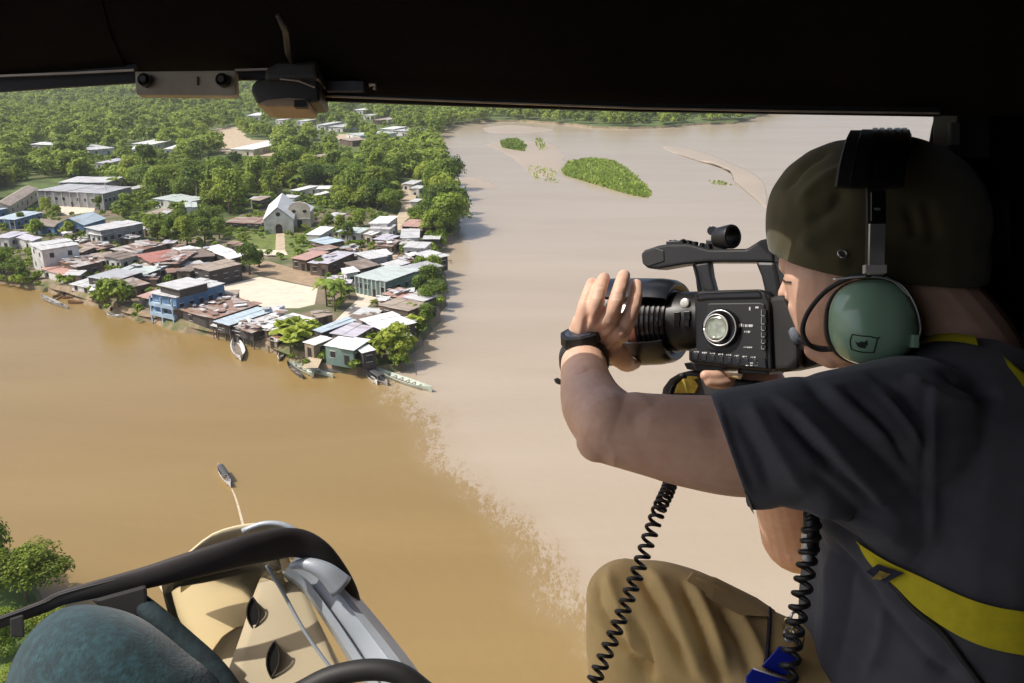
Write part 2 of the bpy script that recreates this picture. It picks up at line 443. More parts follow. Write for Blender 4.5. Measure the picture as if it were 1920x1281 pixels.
# --- teal seat in front of the door bar
M['teal'] = mat('teal_seat_cloth', (.014, .050, .060), .9, var=.5, scale=150, bump=.8, bscale=260, col2=(.008, .026, .032), thr=.52, sheen=.15)
seat = empty('seat', CW(-.42, -.72, .8), 0, 'rounded teal cloth seat with dark piped edge below the door frame bar', 'seat')
SE = [(5, 1330), (12, 1272), (38, 1212), (83, 1160), (133, 1136), (190, 1136), (250, 1152), (300, 1182), (352, 1222), (405, 1265), (440, 1330), (380, 1460), (200, 1520), (40, 1460)]
SEo = ipoly([(x, y) for x, y in SE + SE[:1]], 64)[:-1]
c = SEo.mean(0) + (0, 40)
mb = MB()
mb.rings([[W(*(c + (q - c) * s), .93 + dz) for q in SEo] for s, dz in ((.90, .13), (.985, .10), (1.0, .055), (.97, .02), (.88, -.015), (.72, -.04), (.5, -.056), (.25, -.064), (.05, -.066))], True, True)
mb.build('cushion', M['teal'], seat, smooth=True)
mb = MB(); mb.tube([W(x, y, d) for x, y, d in ipoly([(230, 1105, 1.05), (285, 1150, 1.0), (345, 1205, .985), (398, 1258, .97), (440, 1320, .955)], 20)], np.linspace(.010, .016, 20), 12)
mb.build('seat_frame', M['teal_dark'], seat, smooth=True)
mb = MB(); mb.prism([W(x, y, 1.0) for x, y in [(170, 1125), (275, 1096), (278, 1150), (230, 1170)]], [W(x, y, 1.03) for x, y in [(170, 1125), (275, 1096), (278, 1150), (230, 1170)]])
mb.build('seat_hinge', M['black_rubber'], seat, bevel=.004)
# grey blue seat back behind the operator
bs = empty('rear_seat', CW(.68, -.72, .9), 0, 'grey blue seat back at the right edge behind the operator', 'seat')
rs = [(1850, 640), (1880, 628), (1960, 618), (2040, 630), (2040, 900), (1900, 900), (1862, 760)]
mb = MB(); mb.prism([W(x, y, 1.03) for x, y in rs], [W(x, y, 1.09) for x, y in rs]); mb.build('seat_back', mat('grey_blue_vinyl', (.16, .19, .23), .5, var=.1, scale=12), bs, bevel=.015, seg=3, smooth=True, auto=50)
# ================================================================== LAND AND WATER
SHORE = [(-420, 500), (-60, 520), (0, 528), (51, 537), (85, 543), (150, 562), (203, 583), (245, 594), (291, 603), (321, 615), (390, 627), (440, 636), (483, 648), (527, 662),
         (571, 690), (633, 695), (708, 699), (752, 693), (768, 660), (805, 614), (829, 573), (829, 528), (817, 481), (822, 465), (853, 439), (857, 405), (848, 360),
         (822, 312), (815, 272), (822, 247), (850, 234), (903, 229)]
FAR_BANK = [(903, 229), (975, 228), (1040, 232), (1109, 240), (1178, 242), (1247, 240), (1316, 234), (1374, 233)]

def land(name, outline, z, slope, material, zlow=-1.5):
    """flat land with a sloping bank all round (outline in world x,y)"""
    P = np.array(outline)
    n = len(P)
    a = np.roll(P, -1, 0) - np.roll(P, 1, 0)
    nrm = np.stack([a[:, 1], -a[:, 0]], 1); nrm /= np.linalg.norm(nrm, axis=1)[:, None]
    area = 0.5 * np.sum(P[:, 0] * np.roll(P[:, 1], -1) - np.roll(P[:, 0], -1) * P[:, 1])
    if area < 0: nrm = -nrm
    bm = bmesh.new()
    top = [bm.verts.new((*(p - 0.0 * q), z)) for p, q in zip(P, nrm)]
    low = [bm.verts.new((*(p + slope * q), zlow)) for p, q in zip(P, nrm)]
    f = bm.faces.new(top)
    for i in range(n):
        j = (i + 1) % n
        bm.faces.new((top[i], low[i], low[j], top[j]))
    bmesh.ops.recalc_face_normals(bm, faces=bm.faces)
    bmesh.ops.triangulate(bm, faces=[f])
    me = bpy.data.meshes.new(name); bm.to_mesh(me); bm.free()
    me.materials.append(material); me.materials.append(M['bank'])
    for p in me.polygons:
        if abs(p.normal.z) < .985: p.material_index = 1
    return tag(link(name, me), kind='structure')

def sub_pts(px, z, step=4.0, jit=1.0, seed=1):
    rnd = random.Random(seed)
    pts = [G(x, y, z)[:2] for x, y in px]
    out = []
    for a, b in zip(pts[:-1], pts[1:]):
        k = max(1, int(np.linalg.norm(b - a) / step))
        for i in range(k):
            q = a + (b - a) * i / k
            out.append(q + np.array([rnd.uniform(-jit, jit), rnd.uniform(-jit, jit)]) * (1 if i else 0.3))
    out.append(pts[-1])
    return out

M['soil'] = mat('village_soil', (0.20, 0.155, 0.105), 0.95, var=0.3, scale=0.25, col2=(0.075, 0.11, 0.03), thr=0.56, bump=0.4, bscale=1.5)
M['forest_floor'] = mat('forest_floor', (0.085, 0.125, 0.028), 0.95, var=0.5, scale=0.12, col2=(0.10, 0.10, 0.04), thr=0.62)
M['bank'] = mat('river_bank', (0.26, 0.19, 0.12), 0.95, var=0.3, scale=0.5, col2=(0.10, 0.12, 0.04), thr=0.55, bump=0.5, bscale=2)
M['paving'] = mat('pale_paving', (0.64, 0.56, 0.44), 0.9, var=0.08, scale=0.4, col2=(0.54, 0.45, 0.34), thr=0.68)
M['dirt_path'] = mat('dirt_path', (0.46, 0.37, 0.255), 0.95, var=0.2, scale=0.5)
M['lawn'] = mat('lawn', (0.12, 0.165, 0.03), 0.95, var=0.35, scale=0.5, col2=(0.20, 0.19, 0.06), thr=0.6)
M['sand'] = mat('wet_sand', (0.40, 0.325, 0.238), 0.4, var=0.05, scale=0.03, col2=(0.37, 0.30, 0.215), thr=0.6)

shore_w = sub_pts(SHORE, 0.0, 4.0, 1.0, 3)
far_w = sub_pts(FAR_BANK, 0.0, 20.0, 3.0, 4)
outline = shore_w[:-1] + far_w + [np.array(q) for q in [(310, 1000), (335, 1150), (420, 1500), (700, 2600), (-3200, 2600), (-1500, 700), (-520, 360), (-330, 255)]]
land('land', outline, 1.4, 2.2, M['forest_floor'])
def sheet(name, px, z, material, kind='structure', jit=0.0, step=6.0, world=None):
    pts = world if world is not None else (sub_pts(list(px) + [px[0]], z, step, jit, 5)[:-1])
    bm = bmesh.new()
    f = bm.faces.new([bm.verts.new((p[0], p[1], z)) for p in pts])
    bmesh.ops.recalc_face_normals(bm, faces=bm.faces)
    if f.normal.z < 0: f.normal_flip()
    bmesh.ops.triangulate(bm, faces=[f])
    me = bpy.data.meshes.new(name); bm.to_mesh(me); bm.free()
    me.materials.append(material)
    return tag(link(name, me), kind=kind)
# the built-up bank: a low terrace of trodden soil
VILLAGE = [(-40, 512), (20, 520), (90, 530), (170, 555), (240, 580), (300, 590), (400, 615), (500, 635), (560, 662), (640, 672), (740, 672), (770, 620), (815, 560), (812, 470),
           (806, 430), (760, 410), (700, 395), (620, 395), (470, 395), (440, 412), (350, 440), (270, 430), (200, 395), (110, 395), (-60, 400)]
terr = land('village_terrace', sub_pts(VILLAGE + [VILLAGE[0]], 1.8, 5, 0.6, 9)[:-1], GZ, 1.0, M['soil'], 1.2)
sheet('plaza', [(402, 540), (487, 519), (596, 541), (590, 571), (560, 578), (500, 578)], GZ + .05, M['paving'])
sheet('plaza_edge', [(470, 497), (500, 489), (600, 517), (598, 540), (489, 516)], GZ + .045, mat('brown_edge', (.33, .24, .15), .95, var=.2, scale=.6))
sheet('street', [(610, 620), (640, 590), (672, 560), (665, 545), (700, 538), (716, 548), (690, 575), (650, 607), (622, 640)], GZ + .06, M['paving'])
sheet('lower_street', [(566, 690), (585, 660), (612, 640), (626, 632), (612, 655), (596, 690)], GZ + .07, M['dirt_path'])
sheet('upper_street', [(731, 432), (741, 428), (752, 470), (742, 486), (733, 485), (741, 462)], GZ + .08, M['dirt_path'])
sheet('forest_path', [(733, 430), (752, 390), (748, 345), (764, 340), (786, 348), (772, 400), (756, 432)], GZ + .04, M['dirt_path'])
sheet('chapel_path', [(518, 430), (533, 430), (535, 472), (516, 472)], GZ + .09, M['dirt_path'])
sheet('cross_path', [(470, 467), (535, 470), (540, 478), (505, 480), (472, 474)], GZ + .10, M['paving'])
sheet('churchyard_lawn', [(425, 428), (600, 428), (610, 480), (560, 490), (440, 468)], GZ + .03, M['lawn'])
sheet('school_yard', [(112, 386), (180, 386), (176, 397), (126, 404), (115, 398)], GZ + .06, M['paving'])
sheet('clearing', Z2(-20, 470) and [(385, 245), (440, 236), (470, 262), (518, 262), (520, 292), (430, 292), (380, 262)], 1.5, M['dirt_path'], jit=2)
sheet('red_clearing', [(246, 320), (330, 318), (345, 330), (250, 332)], 1.5, mat('red_soil', (.36, .22, .14), .95, var=.3, scale=.1), jit=1)
sheet('tan_clearing', [(632, 252), (668, 252), (676, 270), (640, 272)], 1.5, M['dirt_path'], jit=2)

# ---- river
def water_mat():
    m, nt, b = new_mat('river_water')
    L = nt.links.new
    N = nt.nodes.new
    tc = N('ShaderNodeTexCoord')
    sx = N('ShaderNodeSeparateXYZ'); L(tc.outputs['Object'], sx.inputs[0])
    # line where the two rivers meet, fitted through points of the seam
    px = [(770, 745), (825, 800), (875, 880), (925, 950), (985, 1015), (1080, 1075)]
    q = np.array([G(*p) for p in px])
    c = np.polyfit(q[:, 1], q[:, 0], 1)
    def mth(op, a, bb):
        n = N('ShaderNodeMath'); n.operation = op
        for i, v in enumerate((a, bb)):
            if isinstance(v, (int, float)): n.inputs[i].default_value = v
            else: L(v, n.inputs[i])
        return n.outputs[0]
    line = mth('ADD', mth('MULTIPLY', sx.outputs[1], float(c[0])), float(c[1]))
    dist = mth('SUBTRACT', sx.outputs[0], line)
    mp = N('ShaderNodeMapping'); mp.inputs['Rotation'].default_value = (0, 0, rad(-55)); mp.inputs['Scale'].default_value = (0.5, 0.2, 1)
    L(tc.outputs['Object'], mp.inputs[0])
    n1 = N('ShaderNodeTexNoise'); n1.inputs['Scale'].default_value = 0.055; n1.inputs['Detail'].default_value = 3
    L(tc.outputs['Object'], n1.inputs['Vector'])
    n2 = N('ShaderNodeTexNoise'); n2.inputs['Scale'].default_value = 1.3; n2.inputs['Detail'].default_value = 5; n2.inputs['Distortion'].default_value = 0.8
    L(mp.outputs[0], n2.inputs['Vector'])
    wob = mth('ADD', dist, mth('MULTIPLY', mth('SUBTRACT', n1.outputs[0], 0.5), 14.0))
    fr = mth('ADD', wob, mth('MULTIPLY', mth('SUBTRACT', n2.outputs[0], 0.5), 44.0))
    mr = N('ShaderNodeMapRange'); mr.interpolation_type = 'SMOOTHSTEP'
    mr.inputs['From Min'].default_value = -0.6; mr.inputs['From Max'].default_value = 1.6
    L(fr, mr.inputs[0])
    band = N('ShaderNodeMapRange'); band.inputs['From Min'].default_value = -7.0; band.inputs['From Max'].default_value = 5.0; band.interpolation_type = 'SMOOTHSTEP'
    L(wob, band.inputs[0])
    # ragged only inside the seam, with finer streaks along it
    n3 = N('ShaderNodeTexNoise'); n3.inputs['Scale'].default_value = 4.5; n3.inputs['Detail'].default_value = 6; n3.inputs['Distortion'].default_value = 1.2
    L(mp.outputs[0], n3.inputs['Vector'])
    soft = N('ShaderNodeMapRange'); soft.interpolation_type = 'SMOOTHSTEP'; soft.inputs['From Min'].default_value = -8.5; soft.inputs['From Max'].default_value = 6.0
    L(wob, soft.inputs[0])
    tex = mth('ADD', mth('MULTIPLY', n2.outputs[0], .45), mth('MULTIPLY', n3.outputs[0], .55))
    mr = N('ShaderNodeMapRange'); mr.interpolation_type = 'SMOOTHSTEP'; mr.inputs['From Min'].default_value = -.09; mr.inputs['From Max'].default_value = .09
    L(mth('SUBTRACT', mth('ADD', mth('MULTIPLY', soft.outputs[0], .30), .35), mth('SUBTRACT', 1.0, tex)), mr.inputs[0])
    edge = mth('MULTIPLY', mth('MULTIPLY', soft.outputs[0], mth('SUBTRACT', 1.0, soft.outputs[0])), 4.0)
    fac = mth('ADD', mth('MULTIPLY', mr.outputs[0], mth('MULTIPLY', edge, .75)), mth('MULTIPLY', soft.outputs[0], mth('SUBTRACT', 1.0, mth('MULTIPLY', edge, .75))))
    big = N('ShaderNodeTexNoise'); big.inputs['Scale'].default_value = 0.012; big.inputs['Detail'].default_value = 3
    mb2_ = N('ShaderNodeMapping'); mb2_.inputs['Rotation'].default_value = (0, 0, rad(-50)); mb2_.inputs['Scale'].default_value = (1.0, 4.0, 1); L(tc.outputs['Object'], mb2_.inputs[0]); L(mb2_.outputs[0], big.inputs['Vector']); big.inputs['Distortion'].default_value = .6
    def ramp(c1, c2):
        r = N('ShaderNodeValToRGB'); r.color_ramp.elements[0].position = .35; r.color_ramp.elements[1].position = .65
        r.color_ramp.elements[0].color = (*c1, 1); r.color_ramp.elements[1].color = (*c2, 1)
        L(big.outputs[0], r.inputs[0]); return r.outputs[0]
    brown = ramp(WATER_BROWN[0], WATER_BROWN[1])
    pale = ramp(WATER_PALE[0], WATER_PALE[1])
    mx = N('ShaderNodeMix'); mx.data_type = 'RGBA'
    L(fac, mx.inputs[0]); L(brown, mx.inputs[6]); L(pale, mx.inputs[7])
    L(mx.outputs[2], b.inputs['Base Color'])
    b.inputs['Roughness'].default_value = 0.2
    b.inputs['IOR'].default_value = 1.33; b.inputs['Specular IOR Level'].default_value = .36
    w1 = N('ShaderNodeTexNoise'); w1.inputs['Scale'].default_value = 0.55; w1.inputs['Detail'].default_value = 5
    L(tc.outputs['Object'], w1.inputs['Vector'])
    bp = N('ShaderNodeBump'); bp.inputs['Strength'].default_value = 0.30; bp.inputs['Distance'].default_value = 0.18
    L(w1.outputs[0], bp.inputs['Height']); L(bp.outputs[0], b.inputs['Normal'])
    return m
WATER_BROWN = ((0.248, 0.168, 0.065), (0.272, 0.186, 0.074))
WATER_PALE = ((0.375, 0.303, 0.218), (0.408, 0.336, 0.250))
mb = MB()
mb.add([(-6000, -600, 0), (6000, -600, 0), (6000, 9000, 0), (-6000, 9000, 0)], [(0, 1, 2, 3)])
tag(mb.build('river', water_mat()), kind='structure')

# ---- sandbars and islands in the pale river
def mound(name, px, h, material, seed=1, kind='structure'):
    """low rounded bank: outline on the water, top pulled in"""
    P = np.array([G(x, y, 0)[:2] for x, y in px])
    c = P.mean(0)
    rnd = random.Random(seed)
    Q = ipoly(np.vstack([P, P[:1]]), 48)[:-1]
    Q = Q + np.array([[rnd.uniform(-.6, .6), rnd.uniform(-.6, .6)] for _ in Q])
    mb = MB()
    mb.rings([[(*(c + (q - c) * s), z) for q in Q] for s, z in ((1.0, -.15), (.92, h * .35), (.75, h * .8), (.4, h))], True, True)
    o = mb.build(name, material, smooth=True)
    return tag(o, kind=kind)
mound('sandbar', [(1238, 272), (1290, 278), (1350, 296), (1410, 322), (1436, 345), (1446, 392), (1432, 385), (1410, 345), (1360, 318), (1300, 297), (1256, 285)], .25, M['sand'], 2)
mound('sandbar', [(905, 268), (960, 262), (1035, 268), (1060, 290), (1048, 330), (1010, 338), (985, 318), (950, 292)], .10, M['sand'], 3)
mound('sandbar', [(850, 336), (890, 332), (930, 348), (925, 356), (880, 353)], .10, M['sand'], 4)
mound('sandbar', [(900, 240), (960, 234), (1040, 243), (1000, 250), (920, 250)], .15, M['sand'], 5)
# ================================================================== BUILDINGS
def tin(name, col, rust=None, thr=0.58, var=0.12, rough=0.45, metal=0.0):
    m, nt, b = new_mat(name)
    L = nt.links.new; N = nt.nodes.new
    tc = N('ShaderNodeTexCoord')
    mp = N('ShaderNodeMapping'); mp.inputs['Scale'].default_value = (.35, 1.6, 1); L(tc.outputs['Object'], mp.inputs[0])
    oi = N('ShaderNodeObjectInfo')
    va = N('ShaderNodeVectorMath'); va.operation = 'ADD'
    sc = N('ShaderNodeMath'); sc.operation = 'MULTIPLY'; sc.inputs[1].default_value = 90
    L(oi.outputs['Random'], sc.inputs[0]); L(mp.outputs[0], va.inputs[0]); L(sc.outputs[0], va.inputs[1])
    n1 = N('ShaderNodeTexNoise'); n1.inputs['Scale'].default_value = .9; n1.inputs['Detail'].default_value = 6; L(va.outputs[0], n1.inputs['Vector'])
    r = N('ShaderNodeValToRGB'); r.color_ramp.elements[0].position = .35; r.color_ramp.elements[1].position = .65
    r.color_ramp.elements[0].color = (*[c * (1 - var) for c in col], 1); r.color_ramp.elements[1].color = (*[min(1, c * (1 + var)) for c in col], 1)
    L(n1.outputs[0], r.inputs[0])
    n2 = N('ShaderNodeTexNoise'); n2.inputs['Scale'].default_value = .33; n2.inputs['Detail'].default_value = 7; L(va.outputs[0], n2.inputs['Vector'])
    mr = N('ShaderNodeMapRange'); mr.inputs['From Min'].default_value = thr - .04; mr.inputs['From Max'].default_value = thr + .06; L(n2.outputs[0], mr.inputs[0])
    mx = N('ShaderNodeMix'); mx.data_type = 'RGBA'; L(mr.outputs[0], mx.inputs[0]); L(r.outputs[0], mx.inputs[6]); mx.inputs[7].default_value = (*(rust or col), 1)
    L(mx.outputs[2], b.inputs['Base Color'])
    wv = N('ShaderNodeTexWave'); wv.inputs['Scale'].default_value = 1.6; L(tc.outputs['Object'], wv.inputs['Vector'])
    bp = N('ShaderNodeBump'); bp.inputs['Strength'].default_value = .35; bp.inputs['Distance'].default_value = .06; L(wv.outputs[0], bp.inputs['Height']); L(bp.outputs[0], b.inputs['Normal'])
    b.inputs['Roughness'].default_value = rough; b.inputs['Metallic'].default_value = metal
    return m
RUST = (.24, .13, .075)
ROOF = {'grey': tin('grey_tin', (.42, .43, .44), (.30, .24, .20), .60), 'light': tin('pale_tin', (.56, .56, .55), (.36, .29, .24), .63), 'white': tin('white_tin', (.74, .74, .72), (.50, .46, .42), .68),
        'blue': tin('bluish_tin', (.46, .55, .60), (.42, .42, .42), .64), 'pink': tin('pink_tin', (.50, .30, .245), (.36, .27, .23), .60), 'red': tin('red_tin', (.40, .165, .125), (.33, .25, .22), .62),
        'rust': tin('rusty_tin', (.30, .19, .14), (.42, .37, .33), .55, .25), 'brown': tin('brown_roof', (.21, .16, .12), (.30, .25, .21), .58, .2), 'tan': tin('tan_roof', (.38, .31, .24), (.28, .22, .17), .58, .2),
        'mix': tin('patched_tin', (.46, .42, .39), RUST, .52, .25), 'lilac': tin('lilac_tin', (.52, .50, .55), (.40, .36, .36), .62), 'green': tin('greenish_tin', (.50, .56, .53), (.40, .42, .40), .62)}
def wallm(n, c): return mat(n, c, .9, var=.18, scale=.6, col2=tuple(x * .6 for x in c), thr=.62)
WALL = {'white': wallm('white_plaster', (.62, .61, .58)), 'grey': wallm('grey_render', (.30, .30, .30)), 'brown': wallm('brown_boards', (.14, .10, .075)), 'dark': wallm('dark_boards', (.07, .06, .055)),
        'blue': wallm('blue_paint', (.13, .24, .40)), 'cream': wallm('cream_plaster', (.60, .53, .42)), 'green': wallm('green_paint', (.17, .25, .22)), 'tan': wallm('tan_boards', (.32, .25, .18)), 'stone': wallm('grey_block', (.38, .37, .36))}
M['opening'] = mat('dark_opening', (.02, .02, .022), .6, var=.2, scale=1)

M['post'] = mat('stilts', (.16, .12, .09), .9, var=.3, scale=2)
HOUSES = []
def house(label, A, B, C, h, roof='grey', wall='brown', kind='flat', wins=2, pitch=.22, base=GZ, stilts=0.0, cat='house', group=None, name='house', posts=0, inset=.35, wcol=None, debris=0, seed=None):
    """A, B = ends of the near eave, C = far end on A's side, as photo pixels on the eave plane"""
    if base == GZ:
        if stilts: base, h = 1.0, h * .78
        else: h = h * .86
    z = base + h
    a, b, c = (G(*q, z) for q in (A, B, C))
    ux = (b - a)[:2]; w = float(np.linalg.norm(ux)); ux /= w
    uy = np.array([-ux[1], ux[0]])
    dl = float((c - a)[:2] @ uy)
    if dl < 0: uy = -uy; dl = -dl
    l = max(dl, 1.5)
    rz = math.atan2(ux[1], ux[0])
    org = a[:2] + ux * w / 2 + uy * l / 2
    HOUSES.append((org[0], org[1], math.hypot(w, l) / 2))
    e = empty(name, (org[0], org[1], base), rz, label, cat, group)
    rnd = random.Random(hash_str(label) if seed is None else seed)
    sgn = 1 if uy @ np.array([-math.sin(rz), math.cos(rz)]) > 0 else -1
    L = lambda x, y, zz: (x, y, zz)
    hw, hl = w / 2 - inset, l / 2 - inset
    mb = MB(); mb.box((0, 0, (h + stilts) / 2 - (0 if stilts else .25)), (hw, hl, (h - stilts) / 2 + (0 if stilts else .25)))
    if kind == 'gable':
        ph = pitch * l
        if w >= l:
            ph = pitch * l
            for s in (-1, 1):
                mb.add([(s * hw, -hl, h), (s * hw, hl, h), (s * hw, 0, h + ph * hl / (l / 2))], [(0, 1, 2)])
        else:
            ph = pitch * w
            for s in (-1, 1):
                mb.add([(-hw, s * hl, h), (hw, s * hl, h), (0, s * hl, h + ph * hw / (w / 2))], [(0, 1, 2)])
    put_local(mb, 'wall', WALL[wall], e)
    rb = MB(); t = .10
    def slab(p, th=t):
        p = [np.array(q, float) for q in p]
        rb.prism([q + (0, 0, th) for q in p], p)
    W2, L2 = w / 2, l / 2
    if kind == 'gable':
        if w >= l:
            slab([(-W2, -L2, h), (W2, -L2, h), (W2, 0, h + ph), (-W2, 0, h + ph)]); slab([(W2, L2, h), (-W2, L2, h), (-W2, 0, h + ph + .003), (W2, 0, h + ph + .003)])
        else:
            slab([(-W2, L2, h), (-W2, -L2, h), (0, -L2, h + ph), (0, L2, h + ph)]); slab([(W2, -L2, h), (W2, L2, h), (0, L2, h + ph + .003), (0, -L2, h + ph + .003)])
    else:
        # overlapping tin sheets laid at slightly different tilts
        n = max(2, int(w / 2.6)); xs = np.linspace(-W2, W2, n + 1)
        tl = rnd.uniform(.1, .5)
        for i in range(n):
            j0, j1 = rnd.uniform(-.25, .3), rnd.uniform(-.3, .3)
            dz = rnd.uniform(0, .12); tz = tl + rnd.uniform(-.12, .12)
            slab([(xs[i] - .08, -L2 - j0, h + .02 + dz), (xs[i + 1] + .08, -L2 - j0, h + .02 + dz + rnd.uniform(-.08, .08)), (xs[i + 1] + .08, L2 + j1, h + .02 + dz + tz), (xs[i] - .08, L2 + j1, h + .02 + dz + tz + rnd.uniform(-.06, .06))], .06)
    ro = put_local(rb, 'roof', ROOF[roof], e)
    if debris:
        for _ in range(debris):
            pb = MB()
            x, y, q = rnd.uniform(-W2 * .8, W2 * .8), rnd.uniform(-L2 * .8, L2 * .8), rnd.uniform(0, 3.14)
            cs, sn = math.cos(q), math.sin(q)
            pb.box((x, y, h + .75 + rnd.uniform(0, .2)), (rnd.uniform(.5, 1.6), rnd.uniform(.25, .8), .03), [(cs, sn, rnd.uniform(-.1, .1)), (-sn, cs, rnd.uniform(-.1, .1)), (0, 0, 1)])
            put_local(pb, 'roof_patch', ROOF[rnd.choice(['rust', 'light', 'grey', 'brown', 'white', 'light'])], ro)
    # openings on the two faces that look this way
    view = -np.array([org[0], org[1]]); view /= np.linalg.norm(view)
    vx, vy = view @ ux, view @ np.array([-math.sin(rz), math.cos(rz)])
    floors = max(1, int((h - stilts) / 3.0))
    for ax in (0, 1):
        half, dep, s = (hl, hw, np.sign(vx)) if ax == 0 else (hw, hl, np.sign(vy))
        if abs((vx, vy)[ax]) < .18: continue
        nw = max(1, min(wins, int(half / 1.1))) if wins else 0
        for fl in range(floors):
            for k in range(nw):
                u = -half + (k + .5) * 2 * half / nw
                ww, wh = min(.55, half / nw * .55), .62
                zc = stilts + (fl + .5) * (h - stilts) / floors + .1
                door = fl == 0 and k == nw // 2 and ax == 1
                if door: wh, zc = .95, stilts + 1.0
                m2, m3 = MB(), MB()
                off = s * (dep + .03)
                if ax == 0:
                    m2.box((off, u, zc), (.03, ww, wh)); m3.box((off + s * .02, u, zc + wh + .08), (.04, ww + .1, .06)); m3.box((off + s * .02, u, zc - wh - .06), (.05, ww + .1, .05))
                else:
                    m2.box((u, off, zc), (ww, .03, wh)); m3.box((u, off + s * .02, zc + wh + .08), (ww + .1, .04, .06)); m3.box((u, off + s * .02, zc - wh - .06), (ww + .1, .05, .05))
                wo_ = put_local(m2, 'door' if door else 'window', M['opening'], e)
                if not door: put_local(m3, 'frame', M['frame'], wo_)
    if stilts or posts:
        n = posts or max(2, int(w / 2.5))
        for k in range(n):
            pm = MB(); x = -hw + 2 * hw * k / max(1, n - 1)
            y = (hl if vy > 0 else -hl) + (np.sign(vy) * (inset * 1.0 if posts else 0))
            pm.box((x, y, (h if posts and not stilts else stilts) / 2 - (2.0 if stilts else 0) / 2), (.09, .09, (h if posts and not stilts else stilts) / 2 + (2.0 if stilts else 0) / 2))
            put_local(pm, 'post', M['post'] if not posts else M['frame'], e)
    return e
def hash_str(s):
    h = 7
    for ch in s: h = (h * 31 + ord(ch)) % 1000003
    return h
def put_local(mb, name, m, e):
    o = mb.build(name, m)
    o.parent = e
    return o
H = house
# ---- left part of the village
H('long two storey school with grey tin roof and open gallery', Z1(270, 950), Z1(772, 975), Z1(285, 893), 6.6, 'grey', 'grey', wins=9, cat='school', name='school_building', posts=9)
H('pale flat roofed block right behind the long school', Z1(437, 890), Z1(800, 892), Z1(455, 850), 6.4, 'light', 'grey', wins=5)
H('long tan roofed building running up to the school corner', Z1(75, 1068), Z1(287, 935), Z1(-30, 1045), 4.5, 'tan', 'cream', 'gable', wins=6)
H('pale blue roofed house with dark window bays at the picture edge', Z1(-50, 1166), Z1(112, 1172), Z1(-20, 1105), 3.6, 'blue', 'blue', wins=4, posts=5)
H('small blue house under the tan roofed building', Z1(-20, 1100), Z1(62, 1085), Z1(-20, 1062), 3.8, 'blue', 'blue')
H('brown roofed shed with a blue gable behind the tall white house', Z3(300, 302), Z3(497, 328), Z3(237, 243), 3.4, 'brown', 'blue', 'gable')
H('blue end walled house with pale blue gabled tin roof', Z3(775, 312), Z3(985, 247), Z3(648, 264), 4.2, 'blue', 'blue', 'gable')
H('long grey hall with pale roof and high window band', Z3(925, 362), Z3(1332, 294), Z3(885, 312), 6.2, 'light', 'grey', wins=6, name='hall', cat='hall')
H('low white annex before the long grey hall', Z3(815, 385), Z3(935, 408), Z3(880, 350), 4.4, 'white', 'white')
H('tall narrow white house with grey blank side wall on the riverbank', Z3(262, 478), Z3(375, 545), Z3(560, 405), 8.0, 'light', 'white', wins=2, name='tall_house')
H('lilac roofed low house behind the tall white house', Z3(75, 410), Z3(292, 458), Z3(70, 368), 3.6, 'lilac', 'white')
H('pale round ended house at the picture edge near the bank', Z3(-70, 425), Z3(76, 432), Z3(-60, 365), 4.0, 'lilac', 'white')
H('pink roofed stilt house at the waterside beside the tall white house', Z3(362, 714), Z3(592, 779), Z3(512, 655), 4.2, 'pink', 'white', stilts=1.0)
H('patched grey and brown roof behind the pink roofed house', Z3(520, 642), Z3(700, 700), Z3(690, 582), 4.2, 'mix', 'brown', debris=8)
H('second patched roof in the lane behind the pink roof', Z3(690, 700), Z3(830, 690), Z3(800, 600), 3.6, 'tan', 'brown', debris=4)
H('pale grey square roof on stilts by the beached boats', Z3(635, 854), Z3(829, 893), Z3(728, 785), 3.4, 'light', 'white', stilts=1.0)
H('grey roofed house standing behind the square stilt house', Z3(795, 792), Z3(1055, 828), Z3(985, 702), 4.0, 'grey', 'dark')
H('brown rounded roof beside the waterside tree', Z3(1080, 882), Z3(1262, 862), Z3(1218, 768), 3.6, 'brown', 'brown')
H('small rusty roof wedged beside the blue building', Z3(1250, 880), Z3(1390, 850), Z3(1370, 780), 3.4, 'rust', 'brown')
H('brown roofed white walled house with dark square windows', Z3(945, 594), Z3(1107, 627), Z3(1012, 530), 4.0, 'brown', 'white', wins=4)
H('long pale patched roof below the grey hall', Z3(1020, 532), Z3(1210, 566), Z3(1262, 448), 4.2, 'mix', 'brown', debris=7)
H('small white roof at the edge of the long patched roof', Z3(1080, 555), Z3(1215, 575), Z3(1110, 515), 4.0, 'white', 'white')
H('ruined brick house with red rubble below the grey hall', Z3(700, 500), Z3(905, 540), Z3(740, 440), 2.6, 'rust', 'brown', debris=10)
H('grey roofed hut under the ruined brick house', Z3(680, 555), Z3(765, 560), Z3(690, 505), 3.0, 'tan', 'brown')
H('white walled hut with pale tin roof left of the red roof', Z3(1240, 690), Z3(1330, 705), Z3(1290, 640), 3.2, 'light', 'white')
H('tattered white roofed hut directly below the red roof', Z3(1345, 700), Z3(1440, 720), Z3(1400, 655), 3.4, 'white', 'white', debris=3)
H('long pale awning roof left of the tattered hut', Z3(1110, 640), Z3(1260, 612), Z3(1140, 600), 3.2, 'light', 'brown')
H('grey tin strip roof in the lane before the red roof', Z3(1100, 720), Z3(1350, 765), Z3(1160, 668), 3.2, 'green', 'brown', debris=4)
H('broad red tin roof in the middle of the crowded houses', Z4(75, 388), Z4(205, 468), Z4(330, 322), 4.4, 'red', 'brown')
H('rust and red patched roof joined to the red roof', Z4(215, 468), Z4(470, 470), Z4(420, 370), 4.2, 'rust', 'brown', debris=8)
H('round topped brown roof in front of the rust patched roof', Z4(430, 535), Z4(575, 545), Z4(470, 465), 3.6, 'brown', 'brown')
